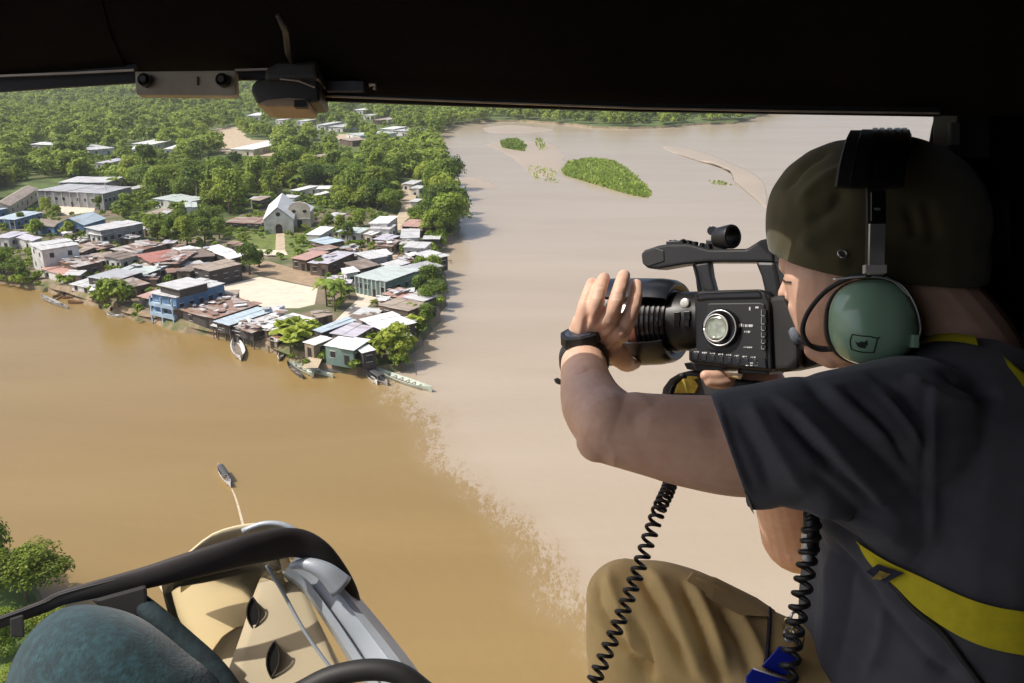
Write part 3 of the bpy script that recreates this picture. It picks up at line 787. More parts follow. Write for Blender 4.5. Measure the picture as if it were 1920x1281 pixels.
H('dark torn roof between the cream roof and the white roof', Z4(480, 420), Z4(800, 400), Z4(640, 340), 4.0, 'brown', 'dark', debris=6)
H('broad white roof nearest the churchyard lawn', Z4(690, 322), Z4(935, 426), Z4(805, 286), 4.6, 'white', 'dark')
H('beige tin roof with dark open side facing the plaza', Z4(590, 500), Z4(742, 543), Z4(750, 395), 4.8, 'tan', 'dark', wins=3)
H('small cream roof under the leafy clump', Z4(415, 332), Z4(520, 357), Z4(515, 290), 4.0, 'white', 'cream')
H('rusty wooden roof strip along the churchyard edge', Z4(900, 285), Z4(1120, 320), Z4(930, 262), 2.6, 'rust', 'brown')
bl = H('two storey blue fronted building over the brown river', Z4(198, 740), Z4(438, 788), Z4(545, 590), 7.6, 'light', 'blue', wins=5, stilts=1.2, name='blue_building', cat='building')
H('small maroon walled house leaning on the blue building', Z4(75, 772), Z4(190, 792), Z4(135, 692), 4.6, 'pink', 'dark', stilts=1.0)
H('rusty brown patched roof right of the blue building', Z4(480, 902), Z4(800, 985), Z4(800, 750), 4.2, 'rust', 'dark', debris=12, stilts=.8)
H('bluish white roof on stilts in the middle of the waterfront', Z4(795, 998), Z4(935, 1037), Z4(1080, 852), 4.2, 'blue', 'dark', stilts=1.0)
H('torn roof with cluttered rafters between two waterfront roofs', Z4(945, 1045), Z4(1150, 1105), Z4(1100, 900), 3.6, 'mix', 'dark', debris=14, stilts=.8)
H('large white roof beside the banana plants', Z4(1170, 1042), Z4(1378, 1097), Z4(1275, 872), 4.2, 'white', 'dark', debris=5, stilts=.8)
H('low dark stilt hut under the torn waterfront roof', Z4(760, 1040), Z4(1130, 1125), Z4(790, 1005), 2.4, 'light', 'dark', stilts=.9)
H('small rubble hut at the water under the white roof', Z4(1270, 1170), Z4(1370, 1195), Z4(1280, 1120), 2.4, 'mix', 'tan', stilts=.6)
# ---- right part of the village
H('small white box house right of the chapel', Z5(245, 205), Z5(337, 209), Z5(268, 158), 4.0, 'white', 'white')
H('bluish white roof under the small box house', Z5(262, 243), Z5(372, 268), Z5(330, 207), 4.0, 'blue', 'brown')
H('rust pink roof left below the bluish one', Z5(245, 300), Z5(312, 318), Z5(332, 255), 3.6, 'rust', 'brown')
H('pinkish grey roof nearest the chapel path', Z5(150, 353), Z5(250, 367), Z5(218, 300), 3.6, 'pink', 'brown')
H('pink and white patched roof at the lane', Z5(260, 380), Z5(388, 392), Z5(362, 303), 4.0, 'lilac', 'brown', debris=3)
H('long low greenish tin roof at the wood edge', Z5(438, 186), Z5(590, 195), Z5(450, 155), 3.6, 'green', 'white')
H('white house with upper of two stacked roofs', Z5(645, 133), Z5(766, 137), Z5(664, 90), 6.0, 'white', 'white')
H('lower white roof in front of the upper stacked roof', Z5(650, 166), Z5(776, 172), Z5(655, 140), 4.6, 'light', 'white')
H('pale pink roof below the stacked white roofs', Z5(670, 232), Z5(757, 242), Z5(690, 195), 3.8, 'lilac', 'brown')
H('rusty wooden shack under the pale pink roof', Z5(675, 275), Z5(790, 280), Z5(690, 238), 3.0, 'rust', 'tan', debris=6)
H('tiny cream roof beside the garden trees', Z5(610, 202), Z5(667, 207), Z5(622, 178), 3.4, 'white', 'cream')
H('grey white roof behind the dark brown roof', Z5(558, 320), Z5(652, 362), Z5(615, 278), 4.2, 'light', 'grey')
H('white roof at the bend of the upper street', Z5(688, 302), Z5(722, 337), Z5(738, 272), 4.4, 'white', 'grey')
H('dark brown wide roof above the veranda house', Z5(485, 382), Z5(572, 428), Z5(565, 335), 3.8, 'brown', 'dark')
H('brilliant white small roof left of the veranda house', Z5(462, 422), Z5(500, 453), Z5(515, 388), 3.8, 'white', 'white')
H('large greenish roofed house with a columned veranda', Z5(550, 467), Z5(752, 507), Z5(680, 388), 5.0, 'green', 'green', wins=4, posts=8, name='veranda_house')
H('pale roof adjoining the veranda house from behind', Z5(720, 392), Z5(802, 413), Z5(762, 352), 4.4, 'light', 'grey')
H('grey roof on the river side of the veranda house', Z5(830, 412), Z5(925, 446), Z5(882, 336), 4.4, 'grey', 'grey')
H('red timber wreck roof between grey roof and street', Z5(805, 365), Z5(860, 385), Z5(850, 335), 3.0, 'rust', 'brown', debris=8)
H('light roof under the long red roof by the street', Z5(845, 226), Z5(965, 224), Z5(850, 172), 3.8, 'light', 'white')
H('pale tin roof further down the street on the river side', Z5(860, 287), Z5(1000, 292), Z5(880, 250), 3.8, 'light', 'white')
H('white grey roof at the river bank above the stick jetty', Z5(925, 326), Z5(1052, 362), Z5(962, 290), 3.8, 'light', 'dark')
H('long low red roofed shed at the wood edge', Z5(848, 153), Z5(1046, 159), Z5(853, 113), 3.4, 'pink', 'brown')
H('jumbled pink roof behind the white roofs at the tip', Z5(725, 582), Z5(850, 606), Z5(785, 537), 3.4, 'pink', 'brown', debris=8)
H('light grey sheet roof beside the outer bank trees', Z5(850, 602), Z5(990, 628), Z5(892, 558), 3.8, 'light', 'dark')
H('brown thatch coloured roof behind the largest white roof', Z5(700, 652), Z5(892, 692), Z5(748, 590), 3.6, 'tan', 'brown')
H('largest white roof near the tip of the village', Z5(585, 742), Z5(737, 813), Z5(692, 655), 4.2, 'white', 'dark')
H('small white lean to below the largest white roof', Z5(760, 820), Z5(818, 864), Z5(815, 780), 3.0, 'white', 'tan', debris=2)
H('pinkish white roof behind the green riverside house', Z5(395, 832), Z5(560, 857), Z5(452, 765), 3.6, 'lilac', 'tan')
H('brown roof at the foot of the street', Z5(468, 767), Z5(592, 777), Z5(512, 715), 3.4, 'brown', 'brown')
H('blue grey roof left of the lower street', Z5(285, 812), Z5(345, 827), Z5(362, 700), 4.2, 'blue', 'dark')
H('small white roof at the water below the blue grey roof', Z5(222, 886), Z5(295, 907), Z5(272, 826), 3.2, 'white', 'tan')
H('green walled riverside house under a white tin roof', Z5(355, 907), Z5(550, 938), Z5(400, 846), 3.8, 'white', 'green', wins=3)
H('small white roofed room at the end of the green house', Z5(558, 922), Z5(602, 955), Z5(600, 866), 3.4, 'white', 'dark')
BLZ = 1.0 + 7.6 * .78
# penthouse floor of the blue building: a part of it
pa, pb_, pc = (G(*q, BLZ + 1.9) for q in (Z4(262, 662), Z4(470, 712), Z4(425, 565)))
def penthouse():
    ux = (pb_ - pa)[:2]; w = np.linalg.norm(ux); ux /= w; uy = np.array([-ux[1], ux[0]])
    if uy @ (pc - pa)[:2] < 0: uy = -uy
    l = abs((pc - pa)[:2] @ uy)
    c = pa[:2] + ux * w / 2 + uy * l / 2
    ax = [(*ux, 0), (*uy, 0), (0, 0, 1)]
    mb = MB(); mb.box((c[0], c[1], BLZ + .95), (w / 2 - .5, l / 2 - .5, .95), ax)
    put(mb.build('upper_storey', WALL['dark']), bl)
    mb = MB(); mb.box((c[0], c[1], BLZ + 1.95), (w / 2, l / 2, .08), ax)
    put(mb.build('upper_roof', ROOF['light']), bl)
penthouse()
# balcony bands over the water on the blue front
A3, B3 = G(*Z4(198, 740), BLZ), G(*Z4(438, 788), BLZ)
ux = (B3 - A3)[:2]; wfr = np.linalg.norm(ux); ux /= wfr; uo = np.array([ux[1], -ux[0]])
M['pale_blue'] = wallm('pale_blue_paint', (.34, .46, .58))
for zz, hh in ((3.75, .4), (1.5, .45)):
    mb = MB(); c = A3[:2] + ux * wfr / 2 + uo * .25
    mb.box((c[0], c[1], 1.0 + zz), (wfr / 2 - .3, .5, hh), [(*ux, 0), (*uo, 0), (0, 0, 1)])
    put(mb.build('balcony', M['pale_blue']), bl)
for t in (.08, .5, .92):
    mb = MB(); c = A3[:2] + ux * wfr * t + uo * .6
    mb.box((c[0], c[1], 3.4), (.16, .16, 3.3), [(*ux, 0), (*uo, 0), (0, 0, 1)])
    put(mb.build('column', M['pale_blue']), bl)
e_side = G(*Z4(438, 788), BLZ)[:2]; e_far = G(*Z4(545 + 240, 590 + 48), BLZ)[:2]
mb = MB(); c = (e_side + e_far) / 2 - ux * .32; ln = np.linalg.norm(e_far - e_side)
mb.box((c[0], c[1], 4.0), (.04, ln / 2 - .34, 2.75), [(*ux, 0), (*uo, 0), (0, 0, 1)])
put(mb.build('side_wall', WALL['tan']), bl)
# ---- chapel and the old arched facade
def chapel():
    e = H('white chapel with a steep gable and arched doorway', Z2(368, 1176), Z2(605, 1168), Z2(352, 1062), 5.2, 'white', 'white', 'gable', wins=0, pitch=.42, name='chapel', cat='chapel')
    me = [c for c in e.children if c.name.startswith('wall')][0].data
    y = min(v.co.y for v in me.vertices); hw = max(v.co.x for v in me.vertices)
    mb = MB()
    arc = [(-1.1, 0), (1.1, 0)] + [(1.1 * math.cos(a), 2.0 + 1.1 * math.sin(a)) for a in np.linspace(0, math.pi, 9)]
    mb.prism([(x, y - .06, z + .01) for x, z in arc], [(x, y + .1, z + .01) for x, z in arc])
    put_local(mb, 'door', M['opening'], e)
    mb = MB()
    o_ = [(1.7 * math.cos(a), 2.0 + 1.7 * math.sin(a)) for a in np.linspace(0, math.pi, 13)]
    i_ = [(1.15 * math.cos(a), 2.0 + 1.15 * math.sin(a)) for a in np.linspace(math.pi, 0, 13)]
    prof = [(1.7, 0)] + o_ + [(-1.7, 0), (-1.15, 0)] + i_ + [(1.15, 0)]
    mb.prism([(x, y - .3, z + .02) for x, z in prof], [(x, y - .003, z + .02) for x, z in prof])
    put_local(mb, 'porch', WALL['cream'], e)
    mb = MB(); mb.lathe([(-.1, .7), (.08, .7)], (0, y - .05, 6.3), (0, 1, 0), 16)
    put_local(mb, 'window', M['opening'], e)
chapel()
def facade():
    p = G(562, 428, GZ)
    e = empty('old_church', (p[0], p[1] + 1.0, GZ), 0.06, 'cream old church front with a rounded top beside the chapel', 'church')
    w, h = 3.6, 6.2
    prof = [(-w, 0), (w, 0)] + [(w * math.cos(a) * 1.0, h + 2.6 * math.sin(a)) for a in np.linspace(0, math.pi, 13)]
    mb = MB(); mb.prism([(x, -.4, z) for x, z in prof], [(x, .4, z) for x, z in prof]); put_local(mb, 'front_wall', WALL['cream'], e)
    mb = MB(); mb.box((0, 5.4, 2.6), (w - .4, 4.97, 2.6)); put_local(mb, 'nave', WALL['cream'], e)
    mb = MB(); mb.prism([(-w, .45, 5.22), (w, .45, 5.22), (0, .45, 7.0)], [(-w, 10.6, 5.22), (w, 10.6, 5.22), (0, 10.6, 7.0)]); put_local(mb, 'roof', ROOF['light'], e)
    for x in (-1.7, 1.9):
        mb = MB(); mb.prism([(x + .7 * math.cos(a), -.46, 5.6 + .55 * math.sin(a)) for a in np.linspace(0, 6.28, 13)[:-1]], [(x + .7 * math.cos(a), -.38, 5.6 + .55 * math.sin(a)) for a in np.linspace(0, 6.28, 13)[:-1]])
        put_local(mb, 'window', M['opening'], e)
    mb = MB(); mb.box((0, -.43, 1.3), (.8, .05, 1.3)); put_local(mb, 'door', M['opening'], e)
    mb = MB(); mb.box((0, -.47, 3.1), (w - .1, .10, .12)); put_local(mb, 'ledge', WALL['white'], e)
facade()
H('long low rusty roofed building on the far side of the churchyard', Z2(75, 1192), Z2(352, 1202), Z2(85, 1150), 3.0, 'rust', 'dark', wins=7)
# ---- roofs showing between the trees of the wood
FAR = [('white', (220, 606), (410, 610), (230, 592), 1), ('light', (672, 648), (862, 630), (700, 612), 1), ('white', (985, 600), (1140, 605), (1010, 565), 1), ('white', (985, 642), (1058, 640), (990, 615), 1),
       ('white', (1225, 640), (1332, 640), (1240, 600), 1), ('lilac', (712, 745), (798, 748), (725, 712), 1), ('green', (1140, 1012), (1400, 1042), (1200, 970), 1), ('green', (1390, 1080), (1480, 1075), (1400, 1045), 1),
       ('tan', (1080, 1125), (1185, 1130), (1100, 1085), 1), ('light', (1190, 1128), (1250, 1128), (1200, 1108), 1), ('light', (1870, 1015), (1960, 1015), (1880, 995), 1), ('light', (930, 935), (1000, 940), (940, 905), 1),
       ('white', (250, 388), (352, 388), (258, 368), 2), ('white', (560, 352), (625, 352), (566, 338), 2), ('white', (700, 318), (760, 318), (710, 300), 2), ('white', (800, 312), (856, 314), (806, 296), 2),
       ('white', (1048, 346), (1122, 348), (1056, 332), 2), ('light', (1120, 385), (1180, 388), (1128, 366), 2), ('tan', (1190, 422), (1258, 424), (1196, 398), 2), ('light', (1270, 418), (1310, 420), (1276, 402), 2),
       ('light', (858, 472), (970, 476), (866, 446), 2), ('light', (770, 458), (840, 460), (778, 434), 2), ('green', (990, 525), (1100, 540), (1040, 478), 2), ('white', (1250, 488), (1350, 492), (1262, 468), 2), ('light', (1350, 500), (1448, 506), (1362, 476), 2),
       ('tan', (940, 562), (1040, 580), (952, 534), 2), ('white', (570, 950), (640, 955), (600, 905), 2), ('white', (740, 985), (785, 990), (752, 955), 2), ('white', (770, 940), (870, 940), (780, 922), 2), ('light', (845, 1140), (930, 1148), (870, 1118), 2),
       ('tan', (720, 690), (820, 700), (735, 655), 2), ('light', (460, 420), (520, 422), (468, 408), 2), ('light', (620, 430), (690, 432), (628, 416), 2), ('tan', (280, 1022), (350, 1026), (290, 995), 2), ('light', (510, 1005), (610, 1010), (520, 990), 2),
       ('light', (1470, 935), (1545, 940), (1480, 915), 2), ('light', (1470, 1035), (1530, 1038), (1480, 1015), 2), ('cream', (120, 640), (300, 645), (130, 570), 2), ('light', (1415, 900), (1500, 905), (1425, 875), 2)]
FAR_GAPS = []
for rf, a, b, c, z in FAR:
    Zf = Z1 if z == 1 else Z2
    A, B, C = Zf(*a), Zf(*b), Zf(*c)
    wall = 'white' if rf != 'tan' else 'brown'
    kindlab = {'white': 'white', 'light': 'pale grey', 'green': 'greenish white', 'tan': 'tan', 'lilac': 'lilac white', 'cream': 'cream'}[rf]
    H(kindlab + ' tin roof of a small house showing among the trees of the wood', A, B, C, 3.4, 'white' if rf == 'cream' else rf, 'cream' if rf == 'cream' else wall, wins=2, base=1.4, group='small ' + kindlab + ' roofs in the wood', seed=int(a[0] * 3 + a[1]), cat='house')
    FAR_GAPS.append((A[0] - 1, B[0] + 1, max(A[1], B[1])))
for x0, x1, y in [(735, 790, 430), (66, 200, 392), (0, 75, 400), (490, 590, 428), (108, 200, 340), (380, 520, 292), (420, 490, 425), (630, 680, 272)]:
    FAR_GAPS.append((x0, x1, y))
# ================================================================== BOATS, POLES
M['hull_white'] = mat('white_hull', (.62, .62, .60), .5, var=.12, scale=2)
M['hull_grey'] = mat('grey_hull', (.33, .32, .31), .6, var=.2, scale=2)
M['hull_green'] = mat('green_white_hull', (.50, .56, .46), .5, var=.15, scale=1.0)
M['hull_rust'] = mat('orange_brown_hull', (.40, .22, .12), .7, var=.25, scale=1.5)
M['hull_dark'] = mat('dark_hull', (.06, .06, .06), .6, var=.2, scale=1.5)
M['boat_in'] = mat('boat_inside', (.20, .16, .12), .8, var=.2, scale=3)
def boat(label, P0, P1, wid, hull='hull_white', canopy=None, seats=3, hgt=.55, group=None, name='canoe', cat='boat', z=0.0):
    a, b = G(*P0, z)[:2], G(*P1, z)[:2]; wid *= 1.1
    l = float(np.linalg.norm(b - a)); c = (a + b) / 2
    e = empty(name, (c[0], c[1], z), math.atan2(*(b - a)[::-1]), label, cat, group)
    xs = np.linspace(-1, 1, 15)
    prof = [max(.04, (1 - abs(x) ** 2.6)) for x in xs]
    rise = [.55 * abs(x) ** 3 for x in xs]
    rings_o = []
    n = 9
    mb = MB()
    for x, p, r in zip(xs, prof, rise):
        ring = []
        for t in np.linspace(-1, 1, n):
            y = wid / 2 * p * math.copysign(abs(t) ** .7, t); zz = -.15 + (hgt + .15) * abs(t) ** 2.2 + r * (.4 + .6 * abs(t))
            ring.append((x * l / 2, y, zz))
        for t in np.linspace(1, -1, n):
            y = wid / 2 * p * math.copysign(abs(t) ** .7, t) * .84; zz = -.06 + (hgt + .06) * abs(t) ** 2.2 + r * (.4 + .6 * abs(t))
            ring.append((x * l / 2, y, zz + .004))
        rings_o.append(ring)
    mb.rings(rings_o, True, True)
    put_local(mb, 'hull', M[hull], e)
    mb = MB(); mb.box((0, 0, .10), (l * .36, wid * .30, .02)); put_local(mb, 'deck', M['boat_in'], e)
    for k in range(seats):
        mb = MB(); mb.box((l * (-.28 + .56 * k / max(1, seats - 1)), 0, hgt * .72), (.14, wid * .36, .025)); put_local(mb, 'seat', M['boat_in'], e)
    if canopy:
        mb = MB(); s = l * .24
        mb.rings([[(x, wid * .46 * math.cos(q), hgt + .75 + .3 * math.sin(q)) for q in np.linspace(0, math.pi, 9)] + [(x, wid * .43 * math.cos(q), hgt + .70 + .3 * math.sin(q)) for q in np.linspace(math.pi, 0, 9)] for x in (-s, s)], True, True)
        put_local(mb, 'canopy', M[canopy], e)
        for sx in (-1, 1):
            for sy in (-1, 1):
                mb = MB(); mb.box((sx * (s - .1), sy * wid * .42, hgt + .4), (.04, .04, .36)); put_local(mb, 'canopy_post', M['hull_grey'], e)
    return e
boat('white boat with a dark open middle moored off the torn waterfront roof', (441, 640), (452, 678), 2.5, 'hull_white', None, 2, .8)
boat('pale grey long boat nearest the open water by the pink roof', Z3(378, 975), Z3(570, 1060), 1.6, 'hull_grey', None, 4, .5)
boat('weathered grey boat lying against the pale grey long boat', Z3(430, 1005), Z3(628, 1082), 1.2, 'hull_grey', None, 3, .45)
boat('orange brown beached canoe by the square stilt house', Z3(630, 1035), Z3(880, 1015), 1.2, 'hull_rust', None, 3, .5)
boat('tan canoe drawn up behind the orange brown canoe', Z3(570, 990), Z3(740, 965), 1.0, 'hull_rust', None, 3, .4)
boat('brown dugout leaning up the bank under the pink roof', Z3(490, 990), Z3(625, 915), .9, 'boat_in', None, 2, .4, z=.4)
boat('short white ended canoe left of the blue building', Z3(990, 1140), Z3(1130, 1160), 1.0, 'hull_white', None, 2, .4)
boat('long pole coloured dugout running up the bank by the low bush', Z3(1020, 1105), Z3(1230, 960), .8, 'boat_in', None, 2, .4, z=.5)
boat('flat dark canoe under the waterside tree', Z3(915, 1078), Z3(1000, 1085), .8, 'hull_dark', None, 2, .35)
boat('slim white boat standing off the left of the long canoes', Z5(78, 1005), Z5(105, 940), 1.1, 'hull_white', None, 2, .5)
boat('dark hulled canoe first of the fan of canoes', Z5(130, 1025), Z5(232, 1118), 1.1, 'hull_dark', None, 3, .45)
boat('pale green canoe second in the fan of canoes', Z5(150, 1020), Z5(300, 1105), 1.2, 'hull_green', None, 4, .45)
boat('longest green white canoe in the fan of canoes', Z5(190, 1035), Z5(420, 1110), 1.3, 'hull_green', None, 4, .5)
boat('white canoe turned along the bank behind the fan of canoes', Z5(270, 1072), Z5(460, 1060), 1.1, 'hull_white', None, 3, .45)
boat('grey canoe lying under the green riverside house', Z5(390, 1075), Z5(620, 1072), .9, 'hull_grey', None, 3, .4)
boat('dark roofed grey boat nosed in at the village tip', Z5(630, 1072), Z5(765, 1160), 1.7, 'hull_grey', 'hull_dark', 3, .5)
boat('narrow white boat beside the dark roofed boat', Z5(628, 1085), Z5(700, 1155), .9, 'hull_white', None, 3, .4)
boat('very long pale green river boat with a white bow at the tip', Z5(690, 1075), Z5(1045, 1200), 2.0, 'hull_green', None, 6, .7)
def pole(label, px, py, h, base=GZ, r=.12, m='frame', cross=True):
    p = G(px, py, base); e = empty('utility_pole', (p[0], p[1], base), .3, label, 'pole')
    mb = MB(); mb.tube([(0, 0, -.4), (0, 0, h)], [r, r * .7], 8); put_local(mb, 'shaft', M[m], e)
    if cross:
        mb = MB(); mb.box((0, .13, h - .5), (.9, .05, .06)); put_local(mb, 'crossarm', M['post'], e)
pole('tall pale mast at the right end of the long school', 203.5, 388, 9.5, 1.6, .22)
pole('leaning wooden mooring post off the tip of the village', *Z5(945, 1090), 2.6, 0.0, .10, 'post', False)
def stick_jetty():
    a, b = G(*Z5(1075, 360), .3), G(*Z5(1170, 380), .3)
    e = empty('stick_jetty', (a[0], a[1], 0), 0, 'thin stick jetty reaching into the pale river', 'jetty')
    mb = MB(); mb.tube([a + (0, 0, .5), b + (0, 0, .5)], .14, 6); put(mb.build('rail', M['post']), e)
    for t in (.1, .5, .95):
        q = a + (b - a) * t; mb = MB(); mb.tube([(q[0], q[1], -1), (q[0], q[1], 1.2)], .09, 6); put(mb.build('post', M['post']), e)
stick_jetty()

boat('lone narrow boat with a white bow running across the brown water', (433, 915), (409, 879), .95, 'hull_white', 'hull_dark', 3, .5)
wk = [G(x, y, .015) for x, y in ipoly([(434, 916), (441, 932), (448, 955), (458, 995), (466, 1040)], 20)]
mb = MB(); mb.rings([[p + (-.10 - .006 * i, 0, 0), p + (.10 + .006 * i, 0, 0)] for i, p in enumerate(wk)], False, False)
tag(mb.build('boat_wake', mat('wake_foam', (.52, .43, .30), .6, var=.2, scale=1.5), fix=False), kind='structure')
# ================================================================== TREES
def leaf_mat(name, dark, light, trans=0.38):
    m, nt, b = new_mat(name)
    L = nt.links.new
    at = nt.nodes.new('ShaderNodeAttribute'); at.attribute_name = 'tint'
    oi = nt.nodes.new('ShaderNodeObjectInfo')
    ad = nt.nodes.new('ShaderNodeMath'); ad.operation = 'MULTIPLY_ADD'
    L(oi.outputs['Random'], ad.inputs[0]); ad.inputs[1].default_value = 0.75; L(at.outputs['Fac'], ad.inputs[2])
    sb = nt.nodes.new('ShaderNodeMath'); sb.operation = 'SUBTRACT'; L(ad.outputs[0], sb.inputs[0]); sb.inputs[1].default_value = 0.36; sb.use_clamp = True
    r = nt.nodes.new('ShaderNodeValToRGB')
    r.color_ramp.elements[0].color = (*dark, 1); r.color_ramp.elements[1].color = (*light, 1)
    L(sb.outputs[0], r.inputs[0]); L(r.outputs[0], b.inputs['Base Color'])
    b.inputs['Roughness'].default_value = 0.6
    b.inputs['Specular IOR Level'].default_value = 0.3
    tr = nt.nodes.new('ShaderNodeBsdfTranslucent'); L(r.outputs[0], tr.inputs[0])
    mx = nt.nodes.new('ShaderNodeMixShader'); mx.inputs[0].default_value = trans
    L(b.outputs[0], mx.inputs[1]); L(tr.outputs[0], mx.inputs[2])
    L(mx.outputs[0], nt.nodes['Material Output'].inputs[0])
    return m
M['leaf_dark'] = leaf_mat('dark_leaves', (0.050, 0.098, 0.012), (0.23, 0.32, 0.045))
M['leaf_mid'] = leaf_mat('green_leaves', (0.070, 0.13, 0.013), (0.32, 0.42, 0.055))
M['leaf_light'] = leaf_mat('yellow_green_leaves', (0.12, 0.18, 0.016), (0.43, 0.50, 0.07))
M['leaf_far'] = leaf_mat('forest_leaves', (0.06, 0.115, 0.015), (0.32, 0.41, 0.06))
M['bark'] = mat('bark', (0.16, 0.12, 0.085), 0.9, var=0.3, scale=2)
M['grass_leaf'] = leaf_mat('reed_leaves', (0.15, 0.23, 0.03), (0.40, 0.50, 0.10))

def crown_arrays(seed, R, H, base, n, size, lobes=14, flat=0.85):
    """leaf quads spread over lumpy lobes: returns verts (n*4,3), tint (n)"""
    rg = np.random.default_rng(seed)
    # lobe centres on a rough dome
    a = rg.uniform(0, 2 * np.pi, lobes); h = rg.uniform(0, 1, lobes) ** 0.8
    rr = R * 0.62 * np.sqrt(1 - (h * 0.85) ** 2) * rg.uniform(0.6, 1.1, lobes)
    C = np.stack([rr * np.cos(a), rr * np.sin(a), base + (H - base) * (0.22 + 0.6 * h)], 1)
    C[0] = (0, 0, base + (H - base) * 0.72)
    lr = R * rg.uniform(0.30, 0.50, lobes)
    k = rg.choice(lobes, n, p=lr ** 2 / np.sum(lr ** 2))
    d = rg.normal(size=(n, 3)); d /= np.linalg.norm(d, axis=1)[:, None]
    d[:, 2] = np.where(d[:, 2] < -0.35, -d[:, 2], d[:, 2])
    lump = 1 + 0.22 * np.sin(d[:, 0] * 5 + k) * np.sin(d[:, 1] * 5 + 2 * k)
    rad_ = lr[k] * lump * rg.uniform(0.72, 1.14, n)
    p = C[k] + d * rad_[:, None] * np.array([1, 1, flat])
    nrm = d + rg.normal(size=(n, 3)) * 0.45 + np.array([-.15, 0, .45]); nrm /= np.linalg.norm(nrm, axis=1)[:, None]
    t = np.cross(nrm, rg.normal(size=(n, 3))); t /= np.linalg.norm(t, axis=1)[:, None]
    b = np.cross(nrm, t)
    s = size * rg.uniform(0.6, 1.35, n)[:, None]
    e = 0.62
    v = np.stack([p - t * s, p - b * s * e + nrm * s * .12, p + t * s, p + b * s * e - nrm * s * .12], 1).reshape(-1, 3)
    lt = rg.uniform(0, 1, lobes)
    tint = np.clip(0.25 + 0.35 * lt[k] + rg.uniform(-0.25, 0.35, n), 0, 1)
    return v, tint
def quads_mesh(name, v, tint, material):
    n = len(tint)
    me = bpy.data.meshes.new(name)
    me.vertices.add(4 * n); me.vertices.foreach_set('co', v.astype(np.float32).ravel())
    me.loops.add(4 * n); me.loops.foreach_set('vertex_index', np.arange(4 * n, dtype=np.int32))
    me.polygons.add(n); me.polygons.foreach_set('loop_start', np.arange(0, 4 * n, 4, dtype=np.int32))
    at = me.attributes.new('tint', 'FLOAT', 'FACE'); at.data.foreach_set('value', tint.astype(np.float32))
    me.materials.append(material)
    me.update(); me.validate()
    return me
def trunk_mesh(name, H, r, seed, limbs=5, spread=2.5):
    rnd = random.Random(seed)
    mb = MB()
    mb.tube([(0, 0, -.5), (rnd.uniform(-.2, .2), 0, H * .3), (rnd.uniform(-.3, .3), rnd.uniform(-.3, .3), H * .55), (0, 0, H * .8)], [r * 1.3, r, r * .75, r * .3], 7)
    for i in range(limbs):
        a = i * 2 * math.pi / limbs + rnd.uniform(-.4, .4); z0 = H * rnd.uniform(.3, .5)
        s = spread * rnd.uniform(.7, 1.1)
        mb.tube([(0, 0, z0), (.5 * s * math.cos(a), .5 * s * math.sin(a), z0 + H * .12), (s * math.cos(a), s * math.sin(a), z0 + H * .28)], [r * .5, r * .35, r * .12], 5)
    o = mb.build(name, M['bark'], smooth=True)
    me = o.data; bpy.data.objects.remove(o)
    return me
KINDS = []     # (crown mesh, trunk mesh, radius, height, kind)
SPEC = [('leaf_dark', 6.0, 12.5, 1.2, 2600, .44, 18, 'dark'), ('leaf_dark', 5.0, 11, 1.0, 2200, .43, 14, 'dark'), ('leaf_mid', 6.5, 12, 1.0, 2800, .45, 20, 'green'), ('leaf_mid', 4.6, 10, .8, 2000, .41, 13, 'green'),
        ('leaf_mid', 5.4, 13.5, 1.4, 2400, .43, 17, 'green'), ('leaf_light', 4.8, 9.5, .6, 2200, .42, 15, 'light'), ('leaf_light', 5.6, 11.5, 1.0, 2400, .43, 17, 'light'),
        ('leaf_mid', 4.2, 15.5, 2.2, 1700, .42, 7, 'green'), ('leaf_dark', 7.6, 10, .8, 2800, .46, 9, 'dark'), ('leaf_light', 6.8, 9.0, .6, 2300, .44, 8, 'light')]
for i, (lm, R, H, b, n, s, lb, kd) in enumerate(SPEC):
    v, t = crown_arrays(40 + i, R, H, b, n, s, lb)
    KINDS.append((quads_mesh('crown', v, t, M[lm]), trunk_mesh('trunk', H, .32, i, 5, R * .55), R, H, kd))
bv, bt = crown_arrays(77, 2.2, 3.2, 0.3, 700, .34, 10)
BUSH = quads_mesh('crown', bv, bt, M['leaf_mid']); BUSH2 = quads_mesh('crown', bv, bt, M['leaf_light'])
BUSHT = trunk_mesh('trunk', 2.4, .08, 5, 6, 1.2)
def tree_at(x, y, z, kind, s, rz, label, group=None, name='broadleaf_tree', cat='tree', sz=None):
    cm, tm = kind
    e = empty(name, (x, y, z), rz, label, cat, group)
    e.scale = (s * (.85 + .3 * ((x * 3.1 + y * 1.7) % 1.0)), s * (.85 + .3 * ((x * 1.9 + y * 5.3) % 1.0)), sz or s * (.82 + .4 * ((x * 7.13 + y * 3.7) % 1.0)))
    link('crown', cm, e); link('trunk', tm, e)
    return e
